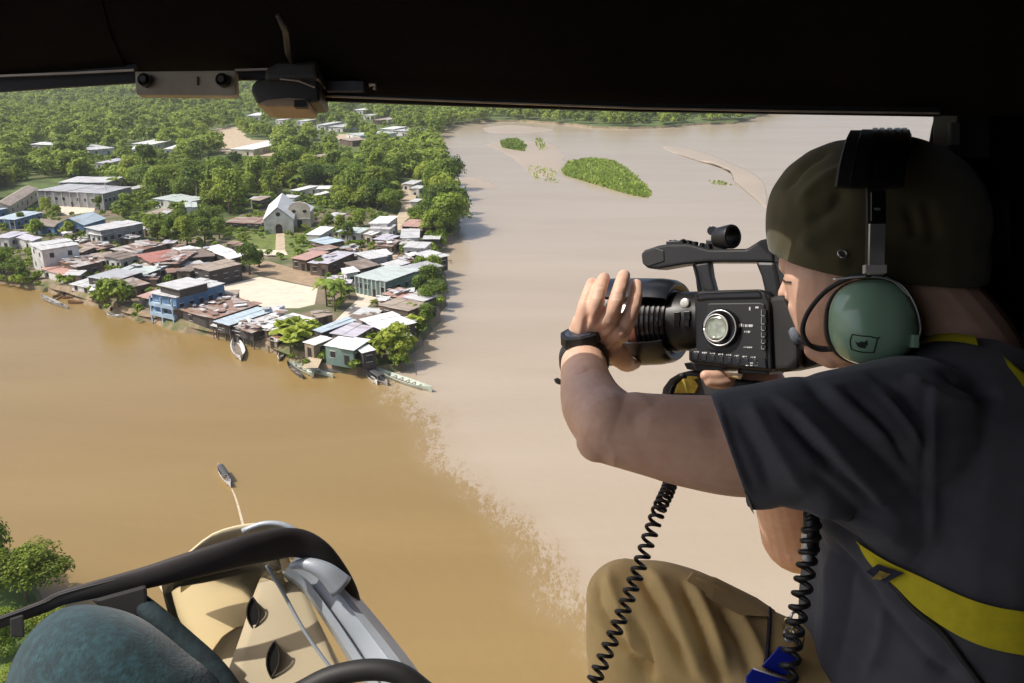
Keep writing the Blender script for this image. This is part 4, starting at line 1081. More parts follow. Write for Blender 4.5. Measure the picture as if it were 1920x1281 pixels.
# --- palms and banana plants
def frond_arrays(rg, n_fronds, length, droop, width, base_z, up=0.6):
    quads, tints = [], []
    for i in range(n_fronds):
        a = 2 * np.pi * i / n_fronds + rg.uniform(-.25, .25); el = rg.uniform(up - .5, up + .4)
        l = length * rg.uniform(.8, 1.1)
        pts = []
        for t in np.linspace(0, 1, 8):
            r = l * t * math.cos(el) ; z = base_z + l * t * math.sin(el) - droop * l * t * t
            pts.append((r * math.cos(a), r * math.sin(a), z))
        pts = np.array(pts); side = np.array([-math.sin(a), math.cos(a), 0])
        for j in range(7):
            w0 = width * math.sin(math.pi * (j + .15) / 7.6); w1 = width * math.sin(math.pi * (j + 1.15) / 7.6) if j < 6 else .02
            for sg in (-1, 1):
                dz = np.array([0, 0, -.35])
                quads.append([pts[j], pts[j + 1], pts[j + 1] + sg * side * w1 + dz * w1, pts[j] + sg * side * w0 + dz * w0])
                tints.append(rg.uniform(.2, .9))
    return np.array(quads).reshape(-1, 3), np.array(tints)
v, t = frond_arrays(np.random.default_rng(3), 16, 4.2, .75, .85, 6.2)
PALM = (quads_mesh('crown', v, t, M['leaf_mid']), trunk_mesh('trunk', 7.8, .2, 9, 0))
v, t = frond_arrays(np.random.default_rng(4), 12, 3.2, .55, .95, 1.6, 1.0)
BANANA = (quads_mesh('crown', v, t, M['leaf_light']), trunk_mesh('trunk', 2.0, .16, 10, 0))

# --- where trees may stand (photo pixels of the foot of the trunk)
KEEP = [[(x, y) for x, y in SHORE] , ]
LANDPX = [(-420, 500), (-60, 520), (0, 520)] + SHORE[3:] + [(903, 229), (890, 150), (-420, 120)]
OPEN = [VILLAGE,
        [(733, 440), (750, 395), (745, 340), (764, 332), (788, 345), (775, 400), (756, 440)],
        [(380, 248), (440, 238), (475, 262), (520, 262), (520, 296), (440, 300), (380, 270)],
        [(246, 318), (335, 316), (350, 336), (250, 338)], [(632, 250), (668, 250), (678, 275), (640, 277)],
        [(-60, 395), (-20, 360), (60, 335), (205, 335), (215, 400), (100, 420), (-60, 440)],
        [(400, 410), (600, 390), (600, 430), (420, 432)]]
def allowed(px, py):
    ok = inside(LANDPX, px, py)
    for q in OPEN:
        ok &= ~inside(q, px, py)
    return ok
# clear sight in front of the roofs that show between the trees: (x0, x1, y of roof foot, metres of ground kept low in front)
GAPS = [(x0, x1, y, 16) for x0, x1, y in FAR_GAPS]
def blocked(px, py, hpx, wpx):
    b = np.zeros(px.shape, bool)
    for x0, x1, y, _ in GAPS:
        b |= (px + wpx > x0) & (px - wpx < x1) & (py > y - 1) & (py - hpx < y - 1)
    return b
rg = np.random.default_rng(11)
def scatter(y0, y1, spacing, tries, x0=-560, x1=1000):
    """dart throwing in world space between two ground distances"""
    pts = []; grid = {}
    far, near = G(0, y0, 1.4)[1], G(0, y1, 1.4)[1]
    half = lambda Y: (CX + 60) / FPX * Y * 1.08
    for _ in range(tries):
        Y = near + (far - near) * rg.uniform()
        X = rg.uniform(-half(Y) , half(Y) * .08)
        px, py, d = project((X, Y, 1.4))
        if not bool(allowed(np.array([px]), np.array([py]))[0]): continue
        sp = spacing(Y) * rg.uniform(.8, 1.25)
        c = (int(X // 14), int(Y // 14)); bad = False
        for i in (-1, 0, 1):
            for j in (-1, 0, 1):
                for (qx, qy) in grid.get((c[0] + i, c[1] + j), ()):
                    if (qx - X) ** 2 + (qy - Y) ** 2 < sp * sp: bad = True; break
        if bad: continue
        grid.setdefault(c, []).append((X, Y)); pts.append((X, Y, px, py, d))
    return pts
near_pts = scatter(262, 470, lambda Y: 5.8, 12000)
n_ind = 0
LAB = {'dark': 'dark green rounded broadleaf tree in the dense wood behind the village', 'green': 'mid green leafy broadleaf tree in the dense wood behind the village',
       'light': 'yellow green bushy broadleaf tree in the dense wood behind the village'}
GRP = {'dark': 'dark trees of the wood', 'green': 'green trees of the wood', 'light': 'yellow green trees of the wood'}
near_pts.sort(key=lambda q: q[1])
LIMIT_Y = 1e9
for (X, Y, px, py, d) in near_pts:
    k = int(rg.integers(0, len(KINDS))); cm, tm, R, H, kd = KINDS[k]
    s = rg.uniform(.72, 1.18)
    hp, wp = H * s * FPX / d * .95, R * s * FPX / d * .8
    if bool(blocked(np.array([px]), np.array([py]), np.array([hp]), np.array([wp]))[0]):
        s *= .33; hp *= .33; wp *= .33
        if bool(blocked(np.array([px]), np.array([py]), np.array([hp]), np.array([wp]))[0]): continue
    if px < -140: continue
    if n_ind >= 290:
        LIMIT_Y = Y; break
    if n_ind % 11 == 5 and px > 0:
        tree_at(X, Y, 1.4, PALM, s * 1.35, rg.uniform(0, 6.28), 'tall palm rising among the broadleaf trees of the wood', 'palms in the wood', 'palm_tree', 'palm')
    else:
        tree_at(X, Y, 1.4, (cm, tm), s, rg.uniform(0, 6.28), LAB[kd], GRP[kd])
    n_ind += 1
# --- everything farther: one mass of crowns
far_pts = [q for q in near_pts if q[1] >= LIMIT_Y] + scatter(163, 262, lambda Y: 6.6 if Y < 900 else 9.5, 16000) + scatter(140, 163, lambda Y: 13, 9000)
fb = []
FB_OUT = [G(x, y, 0)[:2] for x, y in FAR_BANK] + [np.array(q) for q in [(310, 1000), (335, 1150), (420, 1500)]] + [np.array((-300., 1500.)), G(890, 215, 0)[:2]]
fxy = np.array(FB_OUT)
for _ in range(5000):
    X = rg.uniform(fxy[:, 0].min(), fxy[:, 0].max()); Y = rg.uniform(fxy[:, 1].min(), fxy[:, 1].max())
    if inside(FB_OUT, X, Y): fb.append((X, Y) + project((X, Y, 1.4)))
far_pts += fb
TEMPL = [crown_arrays(200 + i, R, H, .8, 360, .88, 11) for i, (R, H) in enumerate([(5.6, 11), (5.0, 12.5), (6.4, 10.5), (4.6, 9.5)])]
VV, TT = [], []
for (X, Y, px, py, d) in far_pts:
    if not (-160 < px < 1500): continue
    if Y < 1500 and px < 880 and mnoise.noise((X * .021, Y * .011, 4.2)) > .30: continue
    k = int(rg.integers(0, 4)); v, t = TEMPL[k]
    s = rg.uniform(.65, 1.2) * (1.25 if d > 1100 else 1)
    if any(x0 - 8 < px < x1 + 8 and y - 1 < py < y + 12 * s * FPX / d for x0, x1, y, _ in GAPS):
        s *= .35
        if any(x0 - 3 < px < x1 + 3 and y - 1 < py < y + 12 * s * FPX / d for x0, x1, y, _ in GAPS): continue
    a = rg.uniform(0, 6.28); ca, sa = math.cos(a), math.sin(a)
    q = v * s
    VV.append(np.stack([q[:, 0] * ca - q[:, 1] * sa + X, q[:, 0] * sa + q[:, 1] * ca + Y, q[:, 2] + 1.2], 1))
    TT.append(np.clip(t + rg.uniform(-.4, .4), 0, 1))
fo = link('distant_forest', quads_mesh('distant_forest', np.concatenate(VV), np.concatenate(TT), M['leaf_far']))
tag(fo, 'hazy green mass of far treetops reaching away behind the village', 'forest', kind='stuff')
print('individual trees', n_ind, 'far', len(VV), 'limitY', LIMIT_Y)

# --- single plants named by where they stand
def plant(px, py, kind, s, label, name='broadleaf_tree', cat='tree', z=GZ, sz=None, group=None):
    p = G(px, py, z)
    return tree_at(p[0], p[1], z - .1, kind, s, random.Random(px * 7 + py).uniform(0, 6), label, group, name, cat, sz)
K = lambda i: KINDS[i][:2]
for i, (px, py, s, k) in enumerate([(296, 452, .75, 5), (322, 462, .8, 3), (352, 462, .72, 6), (385, 456, .7, 3), (412, 448, .62, 1), (340, 440, .7, 2), (285, 440, .6, 3), (378, 438, .7, 0)]):
    plant(px, py, K(k), s, 'bright leafy tree of the clump between the red roof and the churchyard', group='trees of the clump behind the red roof')
plant(468, 515, K(1), .72, 'dark round tree at the corner of the pale plaza')
plant(486, 500, K(3), .5, 'small green tree behind the dark round one at the plaza corner')
plant(613, 574, PALM, .85, 'palm with hanging fronds at the right end of the plaza', 'palm_tree', 'palm')
plant(628, 584, PALM, .95, 'tall shaggy palm nearest the street beside the plaza', 'palm_tree', 'palm')
plant(640, 560, PALM, .62, 'small palm in front of the veranda house', 'palm_tree', 'palm')
plant(656, 562, PALM, .55, 'smallest palm of those in front of the veranda house', 'palm_tree', 'palm')
for px, py, s in [(536, 642, 1.5), (552, 652, 1.6), (568, 640, 1.35), (556, 626, 1.3), (575, 622, 1.1), (545, 660, 1.2)]:
    plant(px, py, BANANA, s, 'bright green banana plant of the clump beside the white riverside roof', 'banana_plant', 'plant', group='banana plants by the white roof')
for px, py, s in [(700, 652, 1.3), (716, 640, 1.2), (690, 642, 1.0), (735, 655, 1.1), (760, 632, 1.2), (776, 618, 1.1), (770, 600, 1.3), (790, 596, 1.0)]:
    plant(px, py, BANANA, s, 'broad leaved green plant on the bank at the tip of the village', 'banana_plant', 'plant', z=1.9, group='broad leaved plants at the village tip')
for px, py, s, k in [(745, 678, .42, 5), (790, 560, .55, 3), (803, 540, .6, 2), (812, 520, .5, 4), (815, 562, .55, 0), (800, 585, .5, 1), (788, 520, .5, 3), (800, 610, .4, 1)]:
    plant(px, py, K(k), s, 'green tree on the outer bank of the village above the pale river', z=1.7, group='bank trees above the pale river')
plant(740, 672, (BUSH2, BUSHT), 1.9, 'rounded light green bush by the boats at the village tip', 'bush', 'bush', z=1.8)
plant(196, 570, K(3), .6, 'round green tree at the waterside left of the blue building')
plant(222, 572, (BUSH, BUSHT), 1.9, 'low bush beside the waterside tree left of the blue building', 'bush', 'bush')
for px, py, s, k in [(8, 516, .55, 2), (30, 520, .5, 0), (-22, 512, .55, 4), (44, 526, .36, 3), (14, 496, .4, 1)]:
    plant(px, py, K(k), s, 'dark leafy tree on the bank left of the tall white house', z=1.8, group='bank trees left of the tall white house')
plant(88, 402, K(6), .5, 'wide trimmed tree in the yard before the long school')
plant(104, 404, K(5), .42, 'second trimmed tree in the yard before the long school')
plant(187, 394, K(3), .5, 'round green tree at the right end of the school')
plant(40, 424, K(3), .42, 'small round tree between the blue roofed houses')
plant(70, 442, (BUSH, BUSHT), 1.5, 'low bush behind the tall white house', 'bush', 'bush')
plant(132, 442, (BUSH2, BUSHT), 1.6, 'yellow green bush in front of the pale blue gabled roof', 'bush', 'bush')
for px, py, s, k in [(660, 440, .45, 3), (640, 428, .45, 5), (675, 425, .42, 2), (615, 428, .42, 6), (652, 455, .42, 4), (600, 512, .36, 1), (760, 478, .32, 3)]:
    plant(px, py, K(k), s, 'small leafy garden tree between the upper village roofs', group='garden trees of the upper village')
for px, py, s, k in [(806, 432, .8, 0), (825, 432, .85, 2), (842, 425, .8, 1), (846, 400, .85, 2), (822, 398, .9, 6), (838, 372, .85, 5), (806, 404, .7, 3), (812, 372, .9, 4), (826, 345, .9, 6)]:
    plant(px, py, K(k), s, 'dense tree on the headland between forest path and pale river', group='headland trees beyond the village')
# near bank
land('near_bank', [G(x, y, 0)[:2] for x, y in [(-420, 940), (-60, 985), (10, 1040), (60, 1110), (95, 1190), (110, 1281), (150, 1500), (-600, 1500)]], .9, 1.5, mat('grassy_bank', (.07, .12, .02), .95, var=.4, scale=.5), -1)
nv, ntint = crown_arrays(301, 4.6, 8.6, 1.6, 11000, .19, 24)
NTRUNK = trunk_mesh('trunk', 6.0, .2, 21, 6, 2.0)
NEAR1 = quads_mesh('crown', nv, ntint, M['leaf_light'])
nv, ntint = crown_arrays(302, 4.0, 7.6, 1.0, 9000, .19, 20)
NEAR2 = quads_mesh('crown', nv, ntint, M['leaf_mid'])
plant(52, 1128, (NEAR1, NTRUNK), .92, 'bright sunlit tree on the near bank beside the aircraft door', z=.9)
plant(-26, 1100, (NEAR2, NTRUNK), .95, 'dark green tree at the picture edge on the near bank', z=.9)
plant(10, 1228, (NEAR2, NTRUNK), .6, 'lower green tree below the sunlit one on the near bank', z=.9)
plant(95, 1190, (NEAR1, NTRUNK), .42, 'small bush on the near bank just above the door frame', 'bush', 'bush', z=.9)
plant(30, 1320, (NEAR1, NTRUNK), .5, 'light green bush under the door frame on the near bank', 'bush', 'bush', z=.9)

# --- reed islands
def reeds(px, n, hgt, z0, name, label, seed):
    rgl = np.random.default_rng(seed)
    P = np.array([G(x, y, 0)[:2] for x, y in px]); lo, hi = P.min(0), P.max(0)
    c = P.mean(0)
    q = []
    while len(q) < n:
        u = rgl.uniform(lo, hi)
        if inside(P, u[0], u[1]): q.append(u)
    q = np.array(q)
    edge = np.clip(1.15 - np.linalg.norm((q - c) / (hi - lo) * 2, axis=1), .12, 1)
    clump = np.array([mnoise.noise((a * .22, b * .1, 3)) for a, b in q])
    h = hgt * (.35 + .65 * edge) * rgl.uniform(.6, 1.1, n) * (1 + .7 * clump)
    a = rgl.uniform(0, 6.28, n); w = .55 * rgl.uniform(.5, 1.2, n)
    lean = rgl.normal(size=(n, 2)) * .8
    s = np.stack([np.cos(a) * w, np.sin(a) * w], 1)
    z = np.full(n, z0)
    b0 = np.column_stack([q - s, z]); b1 = np.column_stack([q + s, z])
    t1 = np.column_stack([q + s * .35 + lean * h[:, None] * .6, z0 + h]); t0 = np.column_stack([q - s * .5 + lean * h[:, None] * .6, z0 + h * .92])
    v = np.stack([b0, b1, t1, t0], 1).reshape(-1, 3)
    o = link(name, quads_mesh(name, v, np.clip(.45 + .4 * clump + rgl.uniform(-.3, .3, n), 0, 1), M['grass_leaf']))
    tag(o, label, 'grass', kind='stuff')
ISL = [(1052, 322), (1065, 305), (1105, 297), (1150, 302), (1178, 320), (1205, 345), (1222, 362), (1215, 372), (1180, 366), (1140, 354), (1095, 340), (1060, 330)]
mound('island', ISL, .5, M['lawn'], 7)
reeds(ISL, 6500, 2.3, .2, 'island_reeds', 'tall bright green reeds covering the larger river island', 5)
ISL2 = [(938, 268), (950, 263), (975, 265), (987, 274), (982, 284), (960, 281), (942, 277)]
mound('island', ISL2, .4, M['lawn'], 8)
reeds(ISL2, 1100, 3.2, .2, 'islet_reeds', 'small tuft of green reeds on the islet in the pale river', 6)
reeds([(985, 310), (1040, 318), (1050, 345), (1000, 335)], 130, 1.2, .1, 'sparse_reeds', 'thin scattered grass on the sandbar left of the reed island', 7)
reeds([(1000, 258), (1015, 260), (1028, 280), (1008, 284)], 60, 2.6, .1, 'dry_reeds', 'pale dry tuft on the sandbar beside the islet', 8)
reeds([(1325, 338), (1350, 340), (1382, 348), (1340, 347)], 60, .9, .0, 'bar_reeds', 'thin strip of grass showing by the curved sandbar', 9)
# ================================================================== THE CAMERA OPERATOR
def organic(name, chains, voxel, smooth_it, m, parent=None, disp=None, cut=None, dec=None):
    """union of tapering limbs -> one continuous skin"""
    mb = MB()
    for ch in chains:
        n = 14 if len(ch) > 2 else 8
        P = ipoly(ch, n * (len(ch) - 1) + 1)
        pts = np.array([W(*p[:3]) for p in P]); r = P[:, 3] / FPX * P[:, 2]
        t0 = pts[0] - pts[1]; t0 /= np.linalg.norm(t0); t1 = pts[-1] - pts[-2]; t1 /= np.linalg.norm(t1)
        th = np.linspace(math.pi / 2, .12, 6)
        A = [pts[0] + t0 * r[0] * math.sin(math.pi / 2 - q) for q in th[1:]][::-1]; ra = [r[0] * math.sin(q) for q in th[1:]][::-1]
        B = [pts[-1] + t1 * r[-1] * math.sin(math.pi / 2 - q) for q in th[1:]]; rb = [r[-1] * math.sin(q) for q in th[1:]]
        mb.tube(A + list(pts) + B, ra + list(r) + rb, 24)
    o = mb.build(name, m)
    rm = o.modifiers.new('remesh', 'REMESH'); rm.mode = 'VOXEL'; rm.voxel_size = voxel
    if smooth_it:
        s = o.modifiers.new('smooth', 'SMOOTH'); s.factor = .5; s.iterations = smooth_it
    dg = bpy.context.evaluated_depsgraph_get()
    me = bpy.data.meshes.new_from_object(o.evaluated_get(dg))
    o.modifiers.clear()
    old = o.data; o.data = me; bpy.data.meshes.remove(old)
    me.name = name
    if not me.materials: me.materials.append(m)
    if disp: disp(me)
    if cut: cut(me)
    for p in me.polygons: p.use_smooth = True
    if parent is not None: put(o, parent)
    return o
def co_arr(me):
    a = np.empty(len(me.vertices) * 3, np.float32); me.vertices.foreach_get('co', a); return a.reshape(-1, 3).astype(float)
def no_arr(me):
    a = np.empty(len(me.vertices) * 3, np.float32); me.vertices.foreach_get('normal', a); return a.reshape(-1, 3).astype(float)
def set_co(me, c):
    me.vertices.foreach_set('co', c.astype(np.float32).ravel()); me.update()
def bvh_of(me):
    bm = bmesh.new(); bm.from_mesh(me); t = BVHTree.FromBMesh(bm); bm.free(); return t
def hit(tree, px, py, lift=0.0, default=1.0):
    d = Vector(W(px, py, 1.0) - EYE).normalized()
    loc, nrm, i, dist = tree.ray_cast(Vector(EYE), d)
    if loc is None: return W(px, py, default), -Fv
    if nrm.dot(d) > 0: nrm = -nrm
    return np.array(loc + nrm * lift), np.array(nrm)
def on_surface(tree, pts, n=40, lift=0.0, default=1.0):
    return [hit(tree, x, y, lift, default)[0] for x, y in ipoly(pts, n)]
FK = 1.05
def folds(me, tree, lines):
    """raise (+) or sink (-) the cloth along lines lying on it; (points, width m, height m)"""
    c, nn = co_arr(me), no_arr(me)
    out = np.zeros(len(c))
    for pts, wd, h in lines:
        wd = wd * .8
        L_ = np.array([hit(tree, x, y)[0] for x, y in ipoly(pts, 30)])
        seg = L_[1:] - L_[:-1]; sl = np.einsum('ij,ij->i', seg, seg) + 1e-12
        best = np.full(len(c), 1e9); tt = np.zeros(len(c))
        lo, hi = L_.min(0) - 4 * wd, L_.max(0) + 4 * wd
        k = np.all((c > lo) & (c < hi), 1)
        if not k.any(): continue
        ck = c[k]; b = np.full(len(ck), 1e9); tb = np.zeros(len(ck))
        for i in range(len(seg)):
            t = np.clip(((ck - L_[i]) @ seg[i]) / sl[i], 0, 1)
            d = np.linalg.norm(ck - L_[i] - t[:, None] * seg[i], axis=1)
            m = d < b; b[m] = d[m]; tb[m] = (i + t[m]) / len(seg)
        fade = np.clip(np.minimum(tb, 1 - tb) * 5, 0, 1)
        out[k] += FK * h * np.exp(-(b / wd) ** 1.4) * fade
    set_co(me, c + nn * out[:, None])
def ripple(me, amp, sc):
    c, nn = co_arr(me), no_arr(me)
    d = np.array([mnoise.noise((p[0] * sc, p[1] * sc, (p[2] - HGT) * sc)) for p in c])
    set_co(me, c + nn * (amp * d)[:, None])

def skin_mat():
    m, nt, b = new_mat('skin')
    L = nt.links.new
    tc = nt.nodes.new('ShaderNodeTexCoord')
    nz = nt.nodes.new('ShaderNodeTexNoise'); nz.inputs['Scale'].default_value = 22; nz.inputs['Detail'].default_value = 5; L(tc.outputs['Object'], nz.inputs['Vector'])
    r = nt.nodes.new('ShaderNodeValToRGB'); r.color_ramp.elements[0].position = .3; r.color_ramp.elements[1].position = .7
    r.color_ramp.elements[0].color = (.64, .40, .285, 1); r.color_ramp.elements[1].color = (.73, .48, .355, 1)
    L(nz.outputs[0], r.inputs[0])
    n9 = nt.nodes.new('ShaderNodeTexNoise'); n9.inputs['Scale'].default_value = 70; n9.inputs['Detail'].default_value = 8; L(tc.outputs['Object'], n9.inputs['Vector'])
    q9 = nt.nodes.new('ShaderNodeMapRange'); q9.inputs['From Min'].default_value = .42; q9.inputs['From Max'].default_value = .75; q9.inputs['To Max'].default_value = .55; L(n9.outputs[0], q9.inputs[0])
    m9 = nt.nodes.new('ShaderNodeMix'); m9.data_type = 'RGBA'; L(q9.outputs[0], m9.inputs[0]); L(r.outputs[0], m9.inputs[6]); m9.inputs[7].default_value = (.60, .31, .21, 1); L(m9.outputs[2], b.inputs['Base Color'])
    b.inputs['Roughness'].default_value = .5; b.inputs['Specular IOR Level'].default_value = .35
    b.inputs['Subsurface Weight'].default_value = .12; b.inputs['Subsurface Radius'].default_value = (.008, .003, .0015); b.inputs['Subsurface Scale'].default_value = 1.0
    n2 = nt.nodes.new('ShaderNodeTexNoise'); n2.inputs['Scale'].default_value = 420; n2.inputs['Detail'].default_value = 3; L(tc.outputs['Object'], n2.inputs['Vector'])
    bp = nt.nodes.new('ShaderNodeBump'); bp.inputs['Strength'].default_value = .12; bp.inputs['Distance'].default_value = .001; L(n2.outputs[0], bp.inputs['Height']); L(bp.outputs[0], b.inputs['Normal'])
    return m
M['skin'] = skin_mat()
person = empty('person', CW(.42, -.62, 1.0), 0, 'person in charcoal t-shirt, khaki trousers and olive cap filming from the door', 'person')
ARM = [[(1700, 800, .95, 92), (1540, 828, .925, 94), (1400, 836, .922, 96), (1300, 828, .925, 88), (1220, 815, .93, 78), (1150, 804, .935, 69)],
       [(1140, 822, .93, 56), (1122, 826, .93, 42)],
       [(1146, 800, .935, 69), (1113, 760, 1.0, 60), (1098, 712, 1.08, 47), (1094, 675, 1.14, 42), (1093, 650, 1.165, 38)]]
HAND = [[(1078, 655, 1.165, 25), (1092, 605, 1.125, 20)], [(1090, 655, 1.165, 27), (1114, 598, 1.118, 20)], [(1104, 655, 1.165, 27), (1140, 600, 1.115, 20)], [(1116, 655, 1.165, 25), (1162, 622, 1.122, 20)],
        [(1164, 628, 1.128, 17), (1179, 597, 1.115, 15.2), (1190, 562, 1.12, 13.6), (1193, 535, 1.15, 12.2)],
        [(1140, 612, 1.12, 17), (1153, 572, 1.105, 15), (1165, 532, 1.115, 13.5), (1170, 517, 1.145, 12.2)],
        [(1112, 606, 1.12, 17), (1119, 566, 1.105, 14), (1129, 530, 1.118, 12.4), (1133, 521, 1.145, 11)],
        [(1090, 616, 1.125, 16), (1095, 578, 1.115, 13.5), (1106, 543, 1.125, 11.8), (1110, 531, 1.15, 10.8)],
        [(1112, 650, 1.16, 27), (1145, 655, 1.155, 25), (1165, 672, 1.17, 20), (1176, 682, 1.20, 16), (1190, 680, 1.225, 13)], [(1150, 640, 1.145, 18), (1168, 620, 1.13, 14)]]
HEAD = [[(1615, 430, 1.06, 138), (1690, 430, 1.06, 140)], [(1565, 520, 1.065, 92), (1570, 590, 1.065, 78), (1585, 640, 1.07, 52)], [(1525, 478, 1.07, 60), (1502, 486, 1.085, 40)],
        [(1482, 496, 1.09, 22), (1500, 504, 1.07, 22)],
        [(1484, 515, 1.095, 12), (1476, 535, 1.10, 11), (1468, 551, 1.103, 10)], [(1480, 557, 1.09, 9), (1486, 556, 1.08, 8)],
        [(1500, 575, 1.07, 22), (1516, 610, 1.07, 24)], [(1508, 622, 1.085, 14), (1518, 640, 1.085, 15)], [(1530, 655, 1.08, 22), (1560, 668, 1.07, 24)],
        [(1690, 560, 1.06, 118), (1760, 660, 1.06, 132), (1800, 760, 1.07, 150)], [(1650, 590, .985, 30), (1652, 610, .985, 26)]]
TORSO = [[(1800, 820, 1.04, 180), (1780, 1000, 1.04, 190), (1760, 1300, 1.04, 185)], [(1700, 800, .97, 90), (1800, 790, 1.04, 110), (1940, 800, 1.18, 100)],
         [(1930, 810, 1.2, 90), (1640, 960, 1.32, 78), (1505, 1000, 1.34, 76)], [(1500, 1000, 1.34, 72), (1460, 860, 1.26, 58), (1430, 730, 1.2, 46), (1400, 700, 1.18, 40)]]
RHAND = [[(1440, 722, 1.19, 34), (1390, 706, 1.17, 30), (1350, 702, 1.165, 22)], [(1370, 704, 1.16, 16), (1345, 706, 1.14, 12), (1322, 704, 1.135, 10)], [(1380, 712, 1.16, 16), (1352, 718, 1.14, 12), (1330, 716, 1.135, 10)]]
LEGS = [[(1700, 1340, 1.0, 80), (1420, 1250, 1.0, 66), (1180, 1125, 1.02, 52)], [(1180, 1125, 1.02, 54), (1205, 1230, 1.05, 66), (1215, 1420, 1.07, 50), (1220, 1560, 1.08, 42)],
        [(1800, 1330, 1.16, 140), (1560, 1300, 1.16, 90)]]
def body_disp(me):
    t = bvh_of(me)
    L_ = []
    for a_, b_ in (((1096, 585), (1084, 640)), ((1117, 575), (1094, 640)), ((1145, 578), (1106, 640)), ((1170, 600), (1118, 640))):
        L_.append(([a_, ((a_[0] + b_[0]) / 2, (a_[1] + b_[1]) / 2), b_], .0045, .0012))
    for a_, b_ in (((1107, 585), (1092, 628)), ((1132, 590), (1102, 632)), ((1158, 602), (1114, 634))):
        L_.append(([a_, ((a_[0] + b_[0]) / 2, (a_[1] + b_[1]) / 2), b_], .0035, -.0011))
    for x, y, dx in ((1097, 560, 10), (1121, 552, 10), (1157, 556, 11), (1187, 566, 10), (1104, 540, 8), (1128, 534, 8), (1164, 532, 9), (1191, 545, 9)):
        for o in (-3, 3): L_.append(([(x - dx, y + o), (x, y + o - 1), (x + dx, y + o + 1)], .0022, -.0008))
    L_ += [([(1165, 640), (1150, 650), (1130, 668)], .004, -.003), ([(1110, 690), (1095, 696), (1075, 702)], .004, -.002), ([(1240, 740), (1210, 770), (1175, 790)], .012, -.0012), ([(1180, 720), (1200, 745), (1230, 765)], .010, .001), ([(1340, 800), (1260, 800), (1190, 790)], .02, .002)]
    folds(me, t, L_)
body = organic('body', ARM + HAND + HEAD + TORSO + RHAND + LEGS, .0020, 4, M['skin'], person, body_disp)
# ---- t-shirt
M['shirt'] = mat('charcoal_jersey', (.066, .067, .079), .92, var=.12, scale=40, bump=.35, bscale=700, sheen=.15)
SHIRT = [[(1700, 800, .935, 138), (1600, 815, .92, 133), (1500, 826, .912, 126), (1430, 834, .915, 118), (1385, 838, .92, 114)],
         [(1800, 850, 1.0, 225), (1775, 1000, 1.0, 240), (1755, 1150, 1.0, 245), (1750, 1420, 1.0, 245)], [(1660, 790, .96, 110), (1800, 785, 1.02, 128), (1960, 800, 1.12, 150)],
         [(1560, 850, .95, 110), (1680, 960, .96, 150), (1700, 1100, .98, 160)], [(1930, 810, 1.2, 110), (1720, 930, 1.28, 100)]]
def shirt_disp(me):
    t = bvh_of(me)
    ripple(me, .004, 8)
    folds(me, t, [([(1500, 690), (1560, 760), (1650, 850), (1740, 960)], .012, -.009), ([(1530, 700), (1600, 770), (1700, 850)], .012, .006), ([(1430, 720), (1520, 800), (1610, 900), (1700, 985)], .011, .008),
                  ([(1440, 740), (1540, 850), (1660, 960)], .007, -.010), ([(1400, 740), (1430, 800), (1480, 880), (1520, 930)], .010, .006), ([(1370, 760), (1420, 850), (1450, 930)], .009, -.006),
                  ([(1500, 940), (1600, 955), (1720, 1040)], .020, .016), ([(1450, 945), (1560, 990), (1640, 1040)], .010, -.010), ([(1738, 700), (1738, 860), (1736, 1030)], .008, -.006), ([(1745, 700), (1748, 860), (1744, 1030)], .009, .006),
                  ([(1620, 690), (1690, 730), (1735, 790)], .009, -.006), ([(1700, 700), (1760, 740), (1850, 760)], .012, .007), ([(1760, 690), (1820, 730), (1880, 745)], .010, -.006), ([(1550, 1000), (1640, 1110), (1740, 1230), (1820, 1290)], .008, -.008),
                  ([(1560, 1020), (1560, 1150), (1550, 1290)], .02, .010), ([(1640, 1080), (1700, 1180), (1780, 1260)], .018, .008), ([(1470, 760), (1520, 830), (1580, 900)], .006, -.007), ([(1580, 720), (1660, 800), (1730, 900)], .006, -.007), ([(1520, 880), (1580, 930), (1660, 985)], .006, -.006), ([(1640, 720), (1700, 790), (1738, 850)], .005, .005), ([(1600, 1050), (1590, 1150), (1570, 1260)], .008, -.006), ([(1660, 1130), (1650, 1200), (1620, 1281)], .008, .006), ([(1342, 745), (1375, 850), (1408, 932)], .005, .004), ([(1352, 742), (1384, 850), (1418, 930)], .004, -.003)])
def hem_cut(me):
    bm = bmesh.new(); bm.from_mesh(me)
    a, b = W(1331, 735, .92), W(1402, 940, .92)
    nrm = np.cross(b - a, W(1366, 838, 1.0) - W(1366, 838, .8)); nrm /= np.linalg.norm(nrm)
    if nrm @ Rv > 0: nrm = -nrm
    near = [f for f in bm.faces]
    r = bmesh.ops.bisect_plane(bm, geom=bm.verts[:] + bm.edges[:] + bm.faces[:], plane_co=a, plane_no=nrm, clear_outer=True)
    cut = [e for e in r['geom_cut'] if isinstance(e, bmesh.types.BMEdge)]
    ex = bmesh.ops.extrude_edge_only(bm, edges=cut)
    vs = [v for v in ex['geom'] if isinstance(v, bmesh.types.BMVert)]
    c = sum((v.co for v in vs), Vector()) / len(vs)
    for v in vs: v.co = c + (v.co - c) * .965 + Vector(nrm) * -.002
    bm.to_mesh(me); bm.free()
shirt = organic('t_shirt', SHIRT, .0036, 9, M['shirt'], None, shirt_disp, hem_cut)
shirt_tree = bvh_of(shirt.data)
# loose corner of the sleeve under the arm
mb = MB(); mb.prism([W(x, y, .918) for x, y in [(1396, 925), (1424, 905), (1452, 942), (1402, 956)]], [W(x, y, .95) for x, y in [(1396, 925), (1424, 905), (1452, 942), (1402, 956)]])
sc_ = mb.build('sleeve_hem', M['shirt'], None, bevel=.008, seg=3, smooth=True)
put(shirt, person); put(sc_, person)
